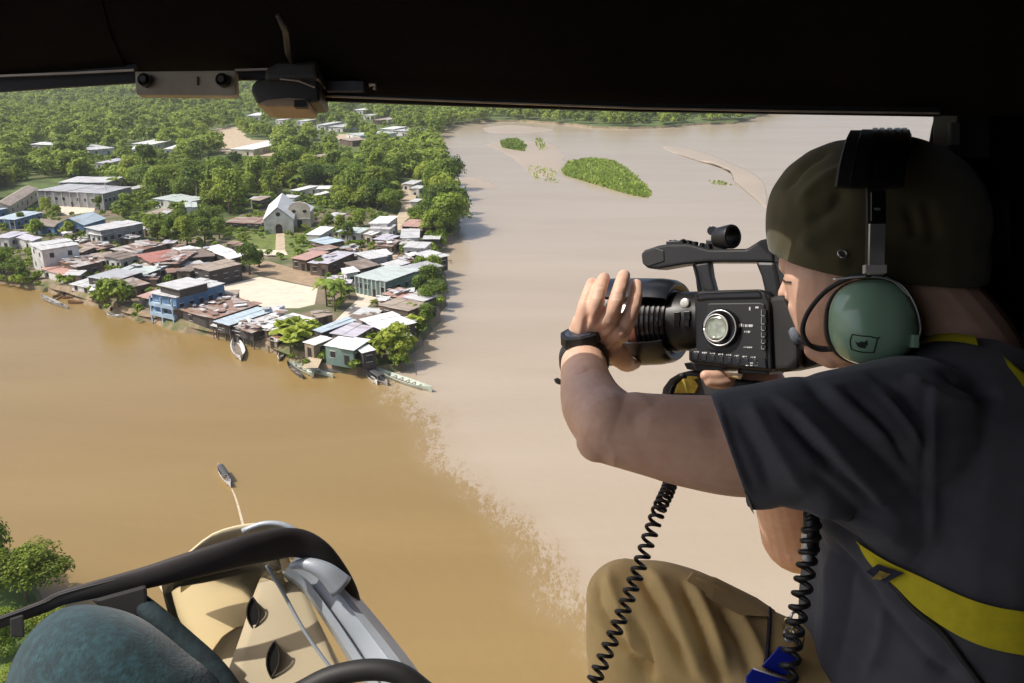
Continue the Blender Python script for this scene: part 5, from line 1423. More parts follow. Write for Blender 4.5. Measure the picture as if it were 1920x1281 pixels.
# ---- trousers
M['khaki'] = mat('khaki_cotton', (.60, .43, .18), .88, var=.14, scale=18, bump=.3, bscale=600, sheen=.1)
TRO = [[(1172, 1118, 1.02, 70), (1230, 1140, 1.01, 88), (1300, 1178, 1.0, 104), (1400, 1235, 1.0, 104), (1540, 1310, 1.0, 115), (1700, 1380, 1.0, 150)],
       [(1170, 1122, 1.02, 72), (1190, 1200, 1.04, 92), (1205, 1300, 1.06, 98), (1215, 1450, 1.08, 95)], [(1250, 1190, 1.02, 90), (1300, 1290, 1.04, 110), (1330, 1400, 1.05, 120)],
       [(1420, 1260, 1.02, 90), (1420, 1400, 1.04, 110)], [(1800, 1330, 1.16, 170), (1560, 1320, 1.17, 110)]]
def tro_disp(me):
    t = bvh_of(me); ripple(me, .003, 10)
    global FK
    FK = 1.25
    folds(me, t, [([(1190, 1060), (1220, 1110), (1260, 1190), (1300, 1281)], .009, -.012), ([(1210, 1060), (1250, 1120), (1290, 1210), (1330, 1290)], .012, .008), ([(1275, 1085), (1310, 1160), (1345, 1260), (1360, 1300)], .006, -.009),
                  ([(1290, 1085), (1330, 1165), (1370, 1270)], .010, .008), ([(1350, 1130), (1390, 1200), (1420, 1290)], .008, -.007), ([(1375, 1130), (1415, 1200), (1445, 1281)], .010, .006), ([(1120, 1080), (1118, 1130), (1150, 1190), (1180, 1230)], .008, -.008),
                  ([(1140, 1060), (1150, 1110), (1180, 1170), (1200, 1260)], .010, .007), ([(1165, 1200), (1200, 1240), (1230, 1270)], .006, -.010), ([(1180, 1150), (1210, 1200), (1225, 1281)], .006, -.007), ([(1288, 1080), (1350, 1100), (1420, 1130), (1445, 1150)], .004, .004),
                  ([(1290, 1092), (1350, 1118), (1400, 1146), (1440, 1150)], .003, -.004)])
trou = organic('trousers', TRO, .0034, 7, M['khaki'], None, tro_disp)
trou_tree = bvh_of(trou.data)
mb = MB()
fl = [(1288, 1092), (1298, 1078), (1340, 1090), (1420, 1122), (1455, 1146), (1440, 1160), (1390, 1156), (1330, 1128)]
top = [hit(trou_tree, x, y, .003, 1.0)[0] for x, y in fl]
mb.prism(top, [p + .004 * Fv for p in top])
fp = mb.build('pocket_flap', M['khaki'], None, bevel=.002, smooth=False)
put(trou, person); put(fp, person)
seam = MB(); seam.tube(on_surface(trou_tree, [(1443, 1140), (1440, 1190), (1434, 1250)], 20, .001), .0022, 6); put(seam.build('trouser_seam', mat('dark_seam', (.03, .03, .04), .8), None, smooth=True), person)
# ---- cap
M['olive'] = mat('olive_knit', (.060, .052, .020), .9, var=.22, scale=22, bump=.3, bscale=500, sheen=.2)
CAP = [[(1592, 415, 1.06, 152), (1640, 418, 1.06, 160), (1680, 424, 1.06, 160)], [(1560, 440, 1.06, 118), (1600, 480, 1.05, 130), (1700, 500, 1.06, 140)]]
def cap_disp(me):
    t = bvh_of(me); ripple(me, .003, 10)
    folds(me, t, [([(1470, 360), (1510, 310), (1560, 280)], .009, -.006), ([(1490, 385), (1545, 335), (1600, 310)], .010, .006), ([(1510, 420), (1560, 390), (1580, 350)], .010, -.006), ([(1500, 440), (1540, 480), (1600, 490)], .012, .006), ([(1700, 380), (1715, 420), (1720, 450)], .007, -.005), ([(1735, 370), (1750, 420), (1752, 460)], .008, -.005)])
def cap_cut(me):
    bm = bmesh.new(); bm.from_mesh(me)
    a, b, c = W(1452, 466, 1.09), W(1562, 527, .96), W(1850, 500, 1.10)
    n = np.cross(b - a, c - a); n /= np.linalg.norm(n)
    if n @ Uv > 0: n = -n
    r = bmesh.ops.bisect_plane(bm, geom=bm.verts[:] + bm.edges[:] + bm.faces[:], plane_co=a, plane_no=n, clear_outer=True)
    cut = [e for e in r['geom_cut'] if isinstance(e, bmesh.types.BMEdge)]
    ex = bmesh.ops.extrude_edge_only(bm, edges=cut)
    vs = [v for v in ex['geom'] if isinstance(v, bmesh.types.BMVert)]
    ctr = sum((v.co for v in vs), Vector()) / len(vs)
    for v in vs: v.co = ctr + (v.co - ctr) * .96
    bm.to_mesh(me); bm.free()
cap = organic('cap', CAP, .004, 10, M['olive'], None, cap_disp, cap_cut)
cap_tree = bvh_of(cap.data)
p0, n0 = hit(cap_tree, 1579, 477, .001)
mb = MB()
nv = Vector(n0); ta = nv.orthogonal().normalized(); tb = nv.cross(ta)
mb.tube([Vector(p0) + (ta * math.cos(q) + tb * math.sin(q) * 1.2) * .0042 for q in np.linspace(0, 2 * math.pi, 17)], .0009, 6)
M['steel'] = mat('polished_steel', (.66, .67, .69), .34, .85, var=.06, scale=30)
put(mb.build('eyelet', M['steel'], None, smooth=True), person)
put(cap, person)
# closed eye lines and brow beside the viewfinder
bt0 = bvh_of(body.data)
body_tree = None
bm_ = bmesh.new(); bm_.from_mesh(body.data); bm_.transform(Matrix.Translation(person.location)); body_tree = BVHTree.FromBMesh(bm_); bm_.free()
M['brow'] = mat('brown_brow_hair', (.07, .045, .03), .9, var=.3, scale=200)
for nm, pts, r in (('eyelid', [(1467, 524), (1474, 528), (1484, 529)], .0011),):
    mb = MB(); mb.tube(on_surface(body_tree, pts, 14, .0006, 1.08), r, 6)
    put(mb.build(nm, M['brow'], None, smooth=True), person)
# ================================================================== VIDEO CAMERA
th = rad(35)
ca, cn, cu = -math.cos(th) * Rv + math.sin(th) * Fv, -math.sin(th) * Rv - math.cos(th) * Fv, Uv
CO = W(1320, 600, 1.19)
def K(px, py, n=0.0):
    v = W(px, py, 1.0) - EYE
    t = ((CO + n * cn - EYE) @ cn) / (v @ cn)
    return EYE + v * t
ZC = lambda x, y: (1020 + x / 3.556, 400 + y / 3.556)
KZ = lambda x, y, n=0.0: K(*ZC(x, y), n)
M['cam_black'] = mat('black_camera_plastic', (.009, .009, .0095), .42, var=.25, scale=40, bump=.25, bscale=900)
M['cam_gloss'] = mat('glossy_black_plastic', (.007, .007, .0075), .2, var=.15, scale=30)
M['cam_panel'] = mat('charcoal_side_panel', (.013, .013, .0135), .5, var=.12, scale=60, bump=.3, bscale=1200)
M['white_mark'] = mat('white_lettering', (.70, .70, .68), .6, var=.05, scale=50)
M['glass_pale'] = mat('pale_dial_glass', (.30, .33, .27), .15, var=.35, scale=120, coat=.6)
M['red_ring'] = mat('dull_red_ring', (.32, .13, .09), .4, var=.15, scale=60)
M['silver_ring'] = mat('silver_label', (.62, .60, .56), .35, .3, var=.1, scale=40)
camc = empty('video_camera', K(1400, 700), 0, 'black shoulder size video camera with top handle held to the eye', 'video camera')
def cpart(mb, name, m, parent=None, **k):
    o = mb.build(name, m, camc, **k)
    if parent is not None: o.parent = parent
    return o
def cprism(pts, n0, n1, name, m, parent=None, **k):
    """same outline in camera space (a,u) at the near plane, pushed straight through to n1"""
    f = [KZ(x, y, n0) for x, y in pts]
    mb = MB(); mb.prism(f, [p + (n1 - n0) * cn for p in f])
    return cpart(mb, name, m, parent, **k)
bodyp = [(1000, 545), (1030, 522), (1080, 515), (1440, 506), (1478, 530), (1500, 600), (1520, 1050), (1470, 1052), (1000, 1002), (962, 985), (962, 905), (1008, 898)]
cbody = cprism(bodyp, .044, -.046, 'body', M['cam_black'], bevel=.004, seg=3)
cprism([(1085, 612), (1100, 600), (1440, 596), (1470, 606), (1488, 1030), (1440, 1030), (1090, 905)], .0465, .040, 'side_panel', M['cam_panel'], bevel=.0015)
cprism([(1010, 535), (1440, 515), (1455, 570), (1090, 578), (1020, 590)], .046, .02, 'top_ridge', M['cam_gloss'], bevel=.003, seg=3)
cprism([(975, 915), (1480, 965), (1490, 1042), (975, 990)], .0475, .03, 'control_strip', M['cam_gloss'], bevel=.002)
cprism([(1495, 560), (1600, 540), (1650, 640), (1690, 760), (1700, 1040), (1515, 1052)], .036, -.05, 'rear_housing', M['black_rubber'], bevel=.006, seg=3)
cprism([(1680, 900), (1790, 905), (1820, 930), (1818, 1000), (1790, 1020), (1600, 1060), (1560, 1050), (1600, 930)], .01, -.06, 'battery', M['black_rubber'], bevel=.004, seg=3)
cprism([(1520, 420), (1600, 410), (1650, 470), (1660, 600), (1580, 620), (1530, 560)], -.012, -.055, 'viewfinder', M['cam_black'], bevel=.006, seg=3)
handle = cprism([(645, 268), (668, 245), (760, 214), (830, 202), (960, 200), (1100, 238), (1350, 235), (1440, 178), (1490, 165), (1530, 230), (1535, 328), (1440, 325), (1090, 325), (900, 345), (760, 370), (690, 368), (652, 335)], .016, -.018, 'handle', M['cam_black'], bevel=.004, seg=3)
cprism([(1405, 322), (1536, 325), (1560, 430), (1580, 600), (1500, 610), (1468, 520), (1445, 420)], .015, -.018, 'handle_rear_post', M['cam_black'], bevel=.004, seg=2)
cprism([(1000, 338), (1098, 322), (1112, 420), (1140, 524), (1062, 524), (1040, 430)], .013, -.004, 'handle_front_post', M['cam_black'], bevel=.003)
cprism([(985, 340), (1010, 334), (1052, 520), (1020, 524), (1008, 430)], -.006, -.016, 'handle_brace', M['cam_gloss'], bevel=.002)
rnd = random.Random(4)
for k in range(9):
    x = 840 + k * 34; y = 206 + (k > 3) * (k - 3) * 6
    mb = MB(); c = KZ(x, y - 6, .004); mb.lathe([(-.004, .0042), (.0035, .0040), (.0045, .003)], c + rnd.uniform(-.008, .008) * cn, cu + rnd.uniform(-.3, .3) * ca, 10); cpart(mb, 'button', M['cam_gloss'], handle, smooth=True, auto=40)
mb = MB(); mb.box(KZ(905, 200, .0), (.016, .003, .010), [ca, cu, cn]); cpart(mb, 'zoom_rocker', M['cam_gloss'], handle, bevel=.0015)
cprism([(655, 262), (740, 228), (798, 250), (800, 320), (690, 356), (658, 335)], .0175, .015, 'handle_tip_plate', M['cam_panel'], handle, bevel=.001)
# microphone clamp ring
mb = MB(); c = KZ(1215, 160, .005); R_ = .0160
mb.lathe([(.012, R_ * .96), (.010, R_), (-.012, R_ * .9), (-.014, R_ * .86), (-.014, R_ * .70), (.0, R_ * .70), (.012, R_ * .76), (.012, R_ * .96)], c, (-.92 * ca + .38 * cn), 28, caps=False); ring = cpart(mb, 'microphone_clamp', M['cam_black'], smooth=True, auto=40)
mb = MB(); mb.box(KZ(1150, 215, .0), (.012, .008, .008), [ca, cu, cn]); cpart(mb, 'clamp_foot', M['cam_black'], ring, bevel=.002)
mb = MB(); mb.lathe([(-.006, .006), (.006, .0065)], KZ(1128, 118, .0), cn, 12); cpart(mb, 'clamp_knob', M['cam_gloss'], ring, bevel=.001)
# lens
def T(px, py=600): return (K(px, py) - CO) @ ca
LO = K(1320, 602)
t0, t1, t2, t3 = T(1312), T(1270), T(1216), T(1196)
prof = [(t0 - .03, .038), (t0, .0385), (t0 + .003, .040), (t1, .0405)]
mb = MB(); mb.lathe(prof, LO, ca, 48); lens = cpart(mb, 'lens_barrel', M['cam_black'], smooth=True, auto=30)
ribs = []
n = 6
for i in range(n):
    a_, b_ = t1 + (t2 - t1) * i / n, t1 + (t2 - t1) * (i + .7) / n
    r_ = .0418 + .0035 * i / n
    ribs += [(a_, r_), (a_ + .0008, r_ + .0016), (b_ - .0008, r_ + .0016), (b_, r_)]
mb = MB(); mb.lathe(ribs, LO, ca, 48); cpart(mb, 'focus_ring', M['cam_gloss'], lens, smooth=True, auto=25)
mb = MB(); mb.lathe([(t2, .0445), (t2 + .004, .0465), (t2 + .010, .047), (t2 + .010, .044)], LO, ca, 48); cpart(mb, 'red_ring', M['red_ring'], lens, smooth=True, auto=30)
mb = MB(); mb.lathe([(t2 + .011, .044), (t2 + .011, .0478), (t2 + .024, .049), (t2 + .024, .044)], LO, ca, 48); cpart(mb, 'front_ring', M['silver_ring'], lens, smooth=True, auto=30)
mb = MB(); mb.lathe([(t2 + .022, .046), (t2 + .020, .0520), (t2 + .024, .0535), (t2 + .05, .0555), (t2 + .075, .0575), (t2 + .075, .052), (t2 + .03, .046)], LO, ca, 56, caps=False, sup=2.5); hood = cpart(mb, 'lens_hood', M['cam_black'], lens, smooth=True, auto=35)
M['blue_black'] = mat('blue_black_plastic', (.012, .014, .019), .3, var=.15, scale=40)
for q0, q1, tb in ((-.85, 1.0, t1 - .004), (math.pi - 1.05, math.pi + .8, t1 + .002)):
    hs = []
    for t_, r_ in ((t2 + .072, .0590), (t2 + .03, .0580), (t2 + .005, .0570), ((t2 + tb) / 2, .0555), (tb + .006, .0525), (tb, .0490)):
        hs.append([LO + t_ * ca + (r_ + dr) * (math.cos(q) * cu + math.sin(q) * cn) for dr in (0, .004) for q in (np.linspace(q0, q1, 14) if dr == 0 else np.linspace(q1, q0, 14))])
    mb = MB(); mb.rings(hs, True, True); cpart(mb, 'hood_shroud', M['blue_black'], lens, smooth=True, auto=35)
def barrel_pt(x, y, r=.0412):
    px, py = ZC(x, y); v = W(px, py, 1.0) - EYE
    o_ = EYE - LO; o_ = o_ - ca * (o_ @ ca); w_ = v - ca * (v @ ca)
    A_, B_, C_ = w_ @ w_, 2 * o_ @ w_, o_ @ o_ - r * r
    return EYE + v * ((-B_ - math.sqrt(max(B_ * B_ - 4 * A_ * C_, 0))) / (2 * A_))
mb = MB(); mb.lathe([(t2 + .030, .044), (t2 + .034, .03), (t2 + .036, .002)], LO, ca, 32); cpart(mb, 'front_glass', M['cam_gloss'], lens, smooth=True)
for x, y, w_, h_ in ((870, 660, 40, 55), (935, 655, 42, 55), (868, 715, 36, 45), (930, 712, 40, 45)):
    pts = [(x, y), (x + w_, y - 3), (x + w_, y + h_), (x, y + h_)]
    def lift(q): 
        p = KZ(q[0], q[1], .0); r = p - LO; al = r @ ca; up = r @ cu
        return LO + al * ca + up * cu + math.sqrt(max(.0409 ** 2 - up ** 2, 0)) * cn
    # find the barrel point that shows at this pixel
    P_ = []
    for q in pts:
        P_.append(barrel_pt(*q))
    mb = MB(); mb.prism([p + .0025 * cn for p in P_], [p - .004 * cn for p in P_]); cpart(mb, 'lens_switch', M['cam_gloss'], lens, bevel=.0008)
mb = MB(); mb.lathe([(-.002, .0062), (.003, .006), (.004, .004)], KZ(942, 598, .034), cn, 16); cpart(mb, 'lens_knob', M['silver_ring'], lens, smooth=True, auto=40)
# dial on the side
dc = KZ(1188, 765, .046)
mb = MB(); mb.lathe([(-.002, .0248), (.006, .0245), (.008, .0225), (.0065, .020)], dc, cn, 40); dial = cpart(mb, 'side_dial', M['cam_gloss'], smooth=True, auto=35)
mb = MB()
mb.tube([dc + .0085 * cn + .0212 * (math.cos(q) * ca + 1.05 * math.sin(q) * cu) for q in np.linspace(0, 2 * math.pi, 41)], .0009, 8); cpart(mb, 'dial_rim', M['steel'], dial, smooth=True)
mb = MB(); mb.lathe([(.004, .0150), (.0095, .0145), (.0105, .0125), (.0095, .0115), (.0100, .0060), (.0106, .001)], dc + .004 * ca, cn, 28, sup=2.8); cpart(mb, 'dial_glass', M['glass_pale'], dial, smooth=True, auto=50)
mb = MB(); mb.tube([dc + .004 * ca + .0105 * cn + .0152 * (math.cos(q) * ca + 1.12 * math.sin(q) * cu) for q in np.linspace(0, 2 * math.pi, 33)], .0010, 8); cpart(mb, 'glass_rim', M['silver_ring'], dial, smooth=True)
# lettering: the small white marks on the panel
def mark(x, y, w, h, n=.0469, name='lettering'):
    mb = MB()
    rr = random.Random(int(x * 3 + y))
    k = max(1, int(w / 11)); cx = x
    for i in range(k):
        ww = 9 if w > 11 else w
        if rr.random() < .5:
            mb.box(KZ(cx + ww / 2, y + h / 2, n), (ww / 3.556 * .00034, h / 3.556 * .00034, .0002), [ca, cu, cn])
        else:
            mb.box(KZ(cx + 1.5, y + h / 2, n), (.00028, h / 3.556 * .00034, .0002), [ca, cu, cn]); mb.box(KZ(cx + ww / 2, y + h * .25, n + .0001), (ww / 3.556 * .00030, .00022, .0002), [ca, cu, cn])
        cx += 11.5
    cpart(mb, name, M['white_mark'])
for a_ in ((1312, 736, 14, 22), (1330, 742, 70, 16), (1335, 784, 52, 13), (1332, 890, 62, 8), (1410, 622, 30, 12), (1368, 625, 8, 22)):
    mark(*a_)
for i in range(8):
    mark(1000 + i * 54, 920 + i * 5.2, 34, 9, .0479)
for i in range(6):
    mark(1345 + (i % 3) * 30, 995 + (i // 3) * 16, 24, 7, .0479)
for i in range(8):
    x = 1000 + i * 56; y = 936 + i * 5.4
    cprism([(x, y), (x + 26, y + 2), (x + 26, y + 40), (x, y + 38)], .0488, .046, 'button', M['cam_panel'], bevel=.0007)
for i, (y, h) in enumerate(((640, 45), (690, 50), (748, 34), (790, 36), (838, 30), (880, 26))):
    cprism([(1452, y), (1482, y), (1484, y + h), (1454, y + h)], .0487, .045, 'button', M['cam_gloss'], bevel=.001)
    f = [KZ(x_, y_, .0489) for x_, y_ in ((1450, y + 2), (1450, y + h - 2), (1456, y + h), (1470, y + h))]
    mb = MB(); mb.tube(f, .00035, 6); cpart(mb, 'button_edge', M['silver_ring'])
for i in range(5):
    mb = MB(); mb.lathe([(-.001, .0018), (.0016, .0016)], KZ(1040, 630 + i * 42, .040), cn, 10); cpart(mb, 'dot_button', M['silver_ring'] if i % 2 else M['cam_gloss'])
# mounting plate, lever and grip under the camera
cprism([(930, 1000), (985, 992), (1500, 1052), (1500, 1078), (1060, 1060), (950, 1040)], .03, -.03, 'base_plate', M['cam_black'], bevel=.0015)
mb = MB(); c = KZ(1300, 1062, .03); mb.lathe([(0, .0085), (.012, .0075), (.028, .0045), (.030, .003)], KZ(1308, 1064, .028), ca, 20); cpart(mb, 'lock_lever', mat('brass_lever', (.62, .52, .38), .3, .9, var=.15, scale=60), smooth=True, auto=40)
mb = MB(); mb.box(KZ(1165, 1068, .02), (.006, .006, .01), [ca, cu, cn]); cpart(mb, 'lever_block', M['steel'], bevel=.001)
cprism([(1075, 1045), (1150, 1045), (1150, 1110), (1075, 1110)], .025, -.02, 'plate_foot', M['cam_black'], bevel=.001)
M['grip_black'] = mat('grip_black', (.025, .025, .027), .6, var=.25, scale=60, bump=.3, bscale=300)
M['grip_yellow'] = mat('grip_yellow', (.50, .36, .035), .6, var=.3, scale=120, col2=(.12, .09, .02), thr=.55)
grip = empty('camera_grip', KZ(1000, 1180, 0), 0, 'rounded black grip with yellow patches under the video camera', 'camera grip')
mb = MB(); pr = [(770, 1240), (785, 1165), (830, 1105), (890, 1068), (960, 1050), (1090, 1045), (1300, 1110), (1420, 1130), (1420, 1240)]
f = [KZ(x, y, .022) for x, y in pr]; mb.prism(f, [p - .05 * cn for p in f]); mb.build('grip_body', M['grip_black'], grip, bevel=.007, seg=4, smooth=True, auto=50)
for pr in ([(865, 1200), (885, 1140), (930, 1098), (1000, 1110), (1030, 1150), (1005, 1200)], [(945, 1092), (960, 1086), (1028, 1088), (1030, 1106), (960, 1112)]):
    f = [KZ(x, y, .0245) for x, y in pr]; mb = MB(); mb.prism(f, [p - .006 * cn for p in f]); mb.build('yellow_patch', M['grip_yellow'], grip, bevel=.0015)
mb = MB(); mb.tube([KZ(x, y, .024) for x, y in ipoly([(840, 1230), (852, 1165), (890, 1110), (940, 1080)], 14)], .0022, 8); mb.build('grip_ridge', M['cam_gloss'], grip, smooth=True)
# ================================================================== HEADSET
M['cup_green'] = mat('sage_green_shell', (.27, .44, .31), .28, var=.05, scale=14, coat=.5)
M['foam'] = mat('grey_foam', (.13, .15, .18), .95, var=.25, scale=300, bump=.5, bscale=500)
M['seal_brown'] = mat('brown_ear_seal', (.22, .125, .075), .25, var=.3, scale=60, coat=.5)
hs = empty('headset', W(1640, 600, .97), 0, 'aviation headset with sage green ear cup and black headband on the operator', 'headset')
hp = lambda mb, name, m, parent=None, **k: (lambda o: (setattr(o, 'parent', parent) if parent is not None else None, o)[1])(mb.build(name, m, hs, **k))
cupc = W(1629, 605, .985)
mb = MB(); mb.lathe([(-.004, .040), (0, .0440), (.010, .0470), (.022, .0462), (.034, .0405), (.043, .030), (.0475, .018), (.0485, .006), (.0486, .0008)], cupc, -Fv - .05 * Rv, 48, sup=2.45)
cup = hp(mb, 'ear_cup', M['cup_green'], smooth=True)
bm_ = bmesh.new(); bm_.from_mesh(cup.data); bm_.transform(Matrix.Translation(hs.location)); cup_tree = BVHTree.FromBMesh(bm_); bm_.free()
mb = MB(); mb.lathe([(-.022, .040), (-.016, .046), (-.006, .047), (.001, .044)], cupc, -Fv - .05 * Rv, 40, sup=2.3); hp(mb, 'ear_seal', M['seal_brown'], cup, smooth=True)
mb = MB(); mb.lathe([(-.005, .046), (-.003, .0478), (.001, .0470)], cupc, -Fv - .05 * Rv, 40, sup=2.4); hp(mb, 'cup_rim', M['black_rubber'], cup, smooth=True, auto=40)
M['ink'] = mat('dark_ink', (.012, .028, .020), .6, var=.2, scale=80)
def ink(pts, r=.0007, n=16):
    mb = MB(); mb.tube(on_surface(cup_tree, pts, n, .0002, .95), r, 6); hp(mb, 'emblem_line', M['ink'], cup)
ink([(1598, 627), (1594, 640), (1596, 655)]); ink([(1596, 655), (1615, 660), (1638, 661)]); ink([(1638, 661), (1641, 650), (1645, 634)]); ink([(1598, 627), (1615, 630), (1632, 631)]); ink([(1632, 631), (1643, 634), (1650, 633)])
mb = MB(); bp_ = [(1604, 640), (1609, 643), (1616, 640), (1621, 642), (1626, 637), (1627, 646), (1622, 653), (1614, 652), (1608, 649)]
f = [hit(cup_tree, x, y, .0006, .95)[0] for x, y in bp_]; mb.prism(f, [p + .0015 * Fv for p in f]); hp(mb, 'emblem', M['ink'], cup)
# yoke wires
mb = MB(); mb.tube([W(*p) for p in ipoly([(1632, 514, .955), (1596, 520, .965), (1550, 545, .985), (1517, 583, .995), (1505, 617, 1.0), (1514, 643, 1.0), (1535, 655, 1.0), (1560, 655, .995)], 40)], .0028, 10); hp(mb, 'yoke_wire', M['black_rubber'], smooth=True)
mb = MB(); mb.tube([W(*p) for p in ipoly([(1646, 514, .95), (1690, 536, .945), (1714, 575, .945), (1723, 615, .95), (1716, 642, .955)], 30)], .0030, 10); yw = hp(mb, 'yoke_wire', M['black_rubber'], smooth=True)
mb = MB(); mb.tube([W(*p) for p in ipoly([(1660, 519, .943), (1694, 538, .939), (1717, 575, .938), (1726, 615, .943), (1720, 640, .948)], 30)], .0010, 8); hp(mb, 'yoke_edge', M['steel'], yw, smooth=True)
mb = MB(); mb.box(W(1713, 640, .945), (.0035, .007, .006), [Rv, Uv, Fv]); hp(mb, 'pivot', M['cup_green'], bevel=.0012)
mb = MB(); mb.tube([W(*p) for p in ipoly([(1562, 524, .957), (1620, 519, .945), (1670, 525, .940), (1705, 555, .94)], 24)], .0011, 8); hp(mb, 'cup_edge_wire', M['steel'], smooth=True)
# headband
bp = ipoly([(1640, 352, .930), (1645, 318, .934), (1652, 285, .95), (1657, 263, .99), (1660, 252, 1.06), (1655, 265, 1.14), (1645, 320, 1.19), (1640, 420, 1.2)], 36)
c0 = W(1650, 420, 1.06)
def band(path, halfw, thick, name, m, parent=None, off=0.0, flare=0.0, sh=0.0):
    rings = []
    for i, (x, y, d) in enumerate(path):
        p = W(x, y, d); o_ = p - c0; o_ -= Rv * (o_ @ Rv); o_ /= np.linalg.norm(o_)
        hw_ = halfw * (1 + flare * math.sin(math.pi * i / len(path)))
        rings.append([p + o_ * off + sh * Rv + Rv * a_ + o_ * b_ for a_, b_ in ((-hw_, 0), (-hw_ * .9, thick), (hw_ * .9, thick), (hw_, 0), (hw_ * .8, -.004), (-hw_ * .8, -.004))])
    mb = MB(); mb.rings(rings, True, True)
    return hp(mb, name, m, parent, smooth=True, auto=50)
hb = band(bp, .031, .006, 'headband', M['cam_black'])
for k, x in enumerate((-.012, -.004, .005, .014, .022)):
    band(bp[1:30], .003, .0025, 'band_rib', M['cam_gloss'], hb, .0055, 0, x)
band(bp[:26], .0125, .004, 'band_pad', M['black_rubber'], hb, .001, 0, -.030)
sl_ = ipoly([(1641, 345, .933), (1642, 400, .925), (1641, 460, .93), (1639, 518, .945)], 16)
band(sl_, .0105, .003, 'slider', M['black_rubber'], hb)
band(ipoly([(1642, 420, .922), (1641, 462, .925), (1640, 512, .937)], 12), .0088, .0025, 'slider_plate', M['steel'], hb, .003)
band(ipoly([(1642, 362, .925), (1642, 392, .922), (1642, 415, .92)], 8), .0070, .0022, 'slider_plate', M['cam_gloss'], hb, .003)
mb = MB(); mb.box(W(1644, 397, .918), (.0035, .004, .0015), [Rv, Uv, Fv]); hp(mb, 'slider_screw', M['steel'], hb, bevel=.0008)
mb = MB(); mb.box(W(1640, 505, .930), (.0115, .0045, .004), [Rv, Uv, Fv]); hp(mb, 'slider_clip', M['silver_ring'], hb, bevel=.001)
mb = MB(); mb.tube([W(*p) for p in ipoly([(1560, 655, .99), (1535, 652, 1.02), (1510, 644, 1.06), (1496, 632, 1.09)], 20)], .0028, 8); bo = hp(mb, 'microphone_boom', M['black_rubber'], smooth=True)
mb = MB(); mb.lathe([(-.011, .002), (-.008, .0055), (0, .0068), (.008, .0055), (.011, .002)], W(1491, 630, 1.085), Uv - .4 * Rv, 16); hp(mb, 'microphone_foam', M['foam'], bo, smooth=True)
# ================================================================== WATCH
wt = empty('wristwatch', W(1094, 672, 1.145), 0, 'black sports watch on the sunlit left wrist', 'watch')
ax = W(1093, 650, 1.165) - W(1100, 712, 1.08); ax /= np.linalg.norm(ax)
M['strap'] = mat('black_watch_strap', (.020, .019, .019), .5, var=.2, scale=60, bump=.2, bscale=400)
wc = W(1095, 675, 1.14)
mb = MB(); mb.lathe([(-.011, .0288), (-.011, .0312), (-.008, .0322), (.008, .0322), (.011, .0312), (.011, .0288)], wc, ax, 36, caps=False); mb.build('strap', M['strap'], wt, smooth=True, auto=40)
fo = (Uv * .50 - Fv * .80 - Rv * .15); fo -= ax * (fo @ ax); fo /= np.linalg.norm(fo)
sd = np.cross(ax, fo); fc = wc + fo * .0325
case = [(-.0245, -.004), (-.019, -.015), (.0, -.020), (.019, -.015), (.0245, -.004), (.0245, .008), (.016, .017), (-.016, .017), (-.0245, .008)]
mb = MB(); mb.prism([fc + sd * x + ax * y + fo * .007 for x, y in case], [fc + sd * x * 1.06 + ax * y * 1.06 - fo * .006 for x, y in case]); cs = mb.build('case', M['cam_black'], wt, bevel=.002, seg=2)
mb = MB(); mb.prism([fc + sd * x * .74 + ax * y * .74 + fo * .0078 for x, y in case], [fc + sd * x * .76 + ax * y * .76 + fo * .005 for x, y in case]); o = mb.build('glass', mat('watch_glass', (.05, .055, .07), .12, var=.4, scale=120), wt, bevel=.0008); o.parent = cs
mb = MB(); mb.prism([W(x, y, 1.12) for x, y in [(1038, 711), (1046, 708), (1054, 714), (1051, 722), (1042, 719)]], [W(x, y, 1.127) for x, y in [(1038, 711), (1046, 708), (1054, 714), (1051, 722), (1042, 719)]]); mb.build('strap_end', M['strap'], wt, bevel=.0015)
# ================================================================== HARNESS
M['yellow_web'] = mat('yellow_webbing', (.60, .52, .015), .8, var=.10, scale=90, bump=.3, bscale=500)
M['navy_web'] = mat('navy_keeper', (.012, .013, .030), .7, var=.2, scale=60)
har = empty('harness', CW(.5, -.4, 1.0), 0, 'yellow webbing safety harness strapped round the operator', 'safety harness')
ZS = lambda x, y: (1400 + x / 1.998, 640 + y / 1.998)
def web(topl, botl, name, m, lift=.004, n=30, parent=None):
    A = on_surface(shirt_tree, [ZS(*q) for q in topl], n, lift); B = on_surface(shirt_tree, [ZS(*q) for q in botl], n, lift)
    rows = []
    for a_, b_ in zip(A, B):
        o_ = EYE - (a_ + b_) / 2; o_ /= np.linalg.norm(o_)
        mid = []
        for u in (0, .25, .5, .75, 1):
            p = a_ + (b_ - a_) * u; x, y, d = project(p); q, nn = hit(shirt_tree, x, y, lift + .0015)
            mid.append(q if abs((q - p) @ Fv) < .02 else p)
        rows.append(mid + [p - o_ * .004 for p in mid[::-1]])
    for k_ in range(3):
        rows = [rows[0]] + [[(np.array(rows[i - 1][j]) + 2 * np.array(rows[i][j]) + np.array(rows[i + 1][j])) / 4 for j in range(10)] for i in range(1, n - 1)] + [rows[-1]]
    mb = MB(); mb.rings(rows, True, True)
    o = mb.build(name, m, har, smooth=True, auto=60)
    if parent is not None: o.parent = parent
    return o
st = web([(430, 715), (520, 785), (580, 830), (700, 900), (830, 960), (930, 990), (1039, 1005), (1200, 1015)], [(455, 775), (492, 835), (540, 885), (600, 960), (700, 1040), (800, 1100), (900, 1140), (1039, 1168), (1200, 1195)], 'waist_strap', M['yellow_web'], .005, 40)
web([(517, 784), (548, 800), (580, 826)], [(484, 836), (510, 860), (536, 884)], 'strap_keeper', M['navy_web'], .010, 8, st)
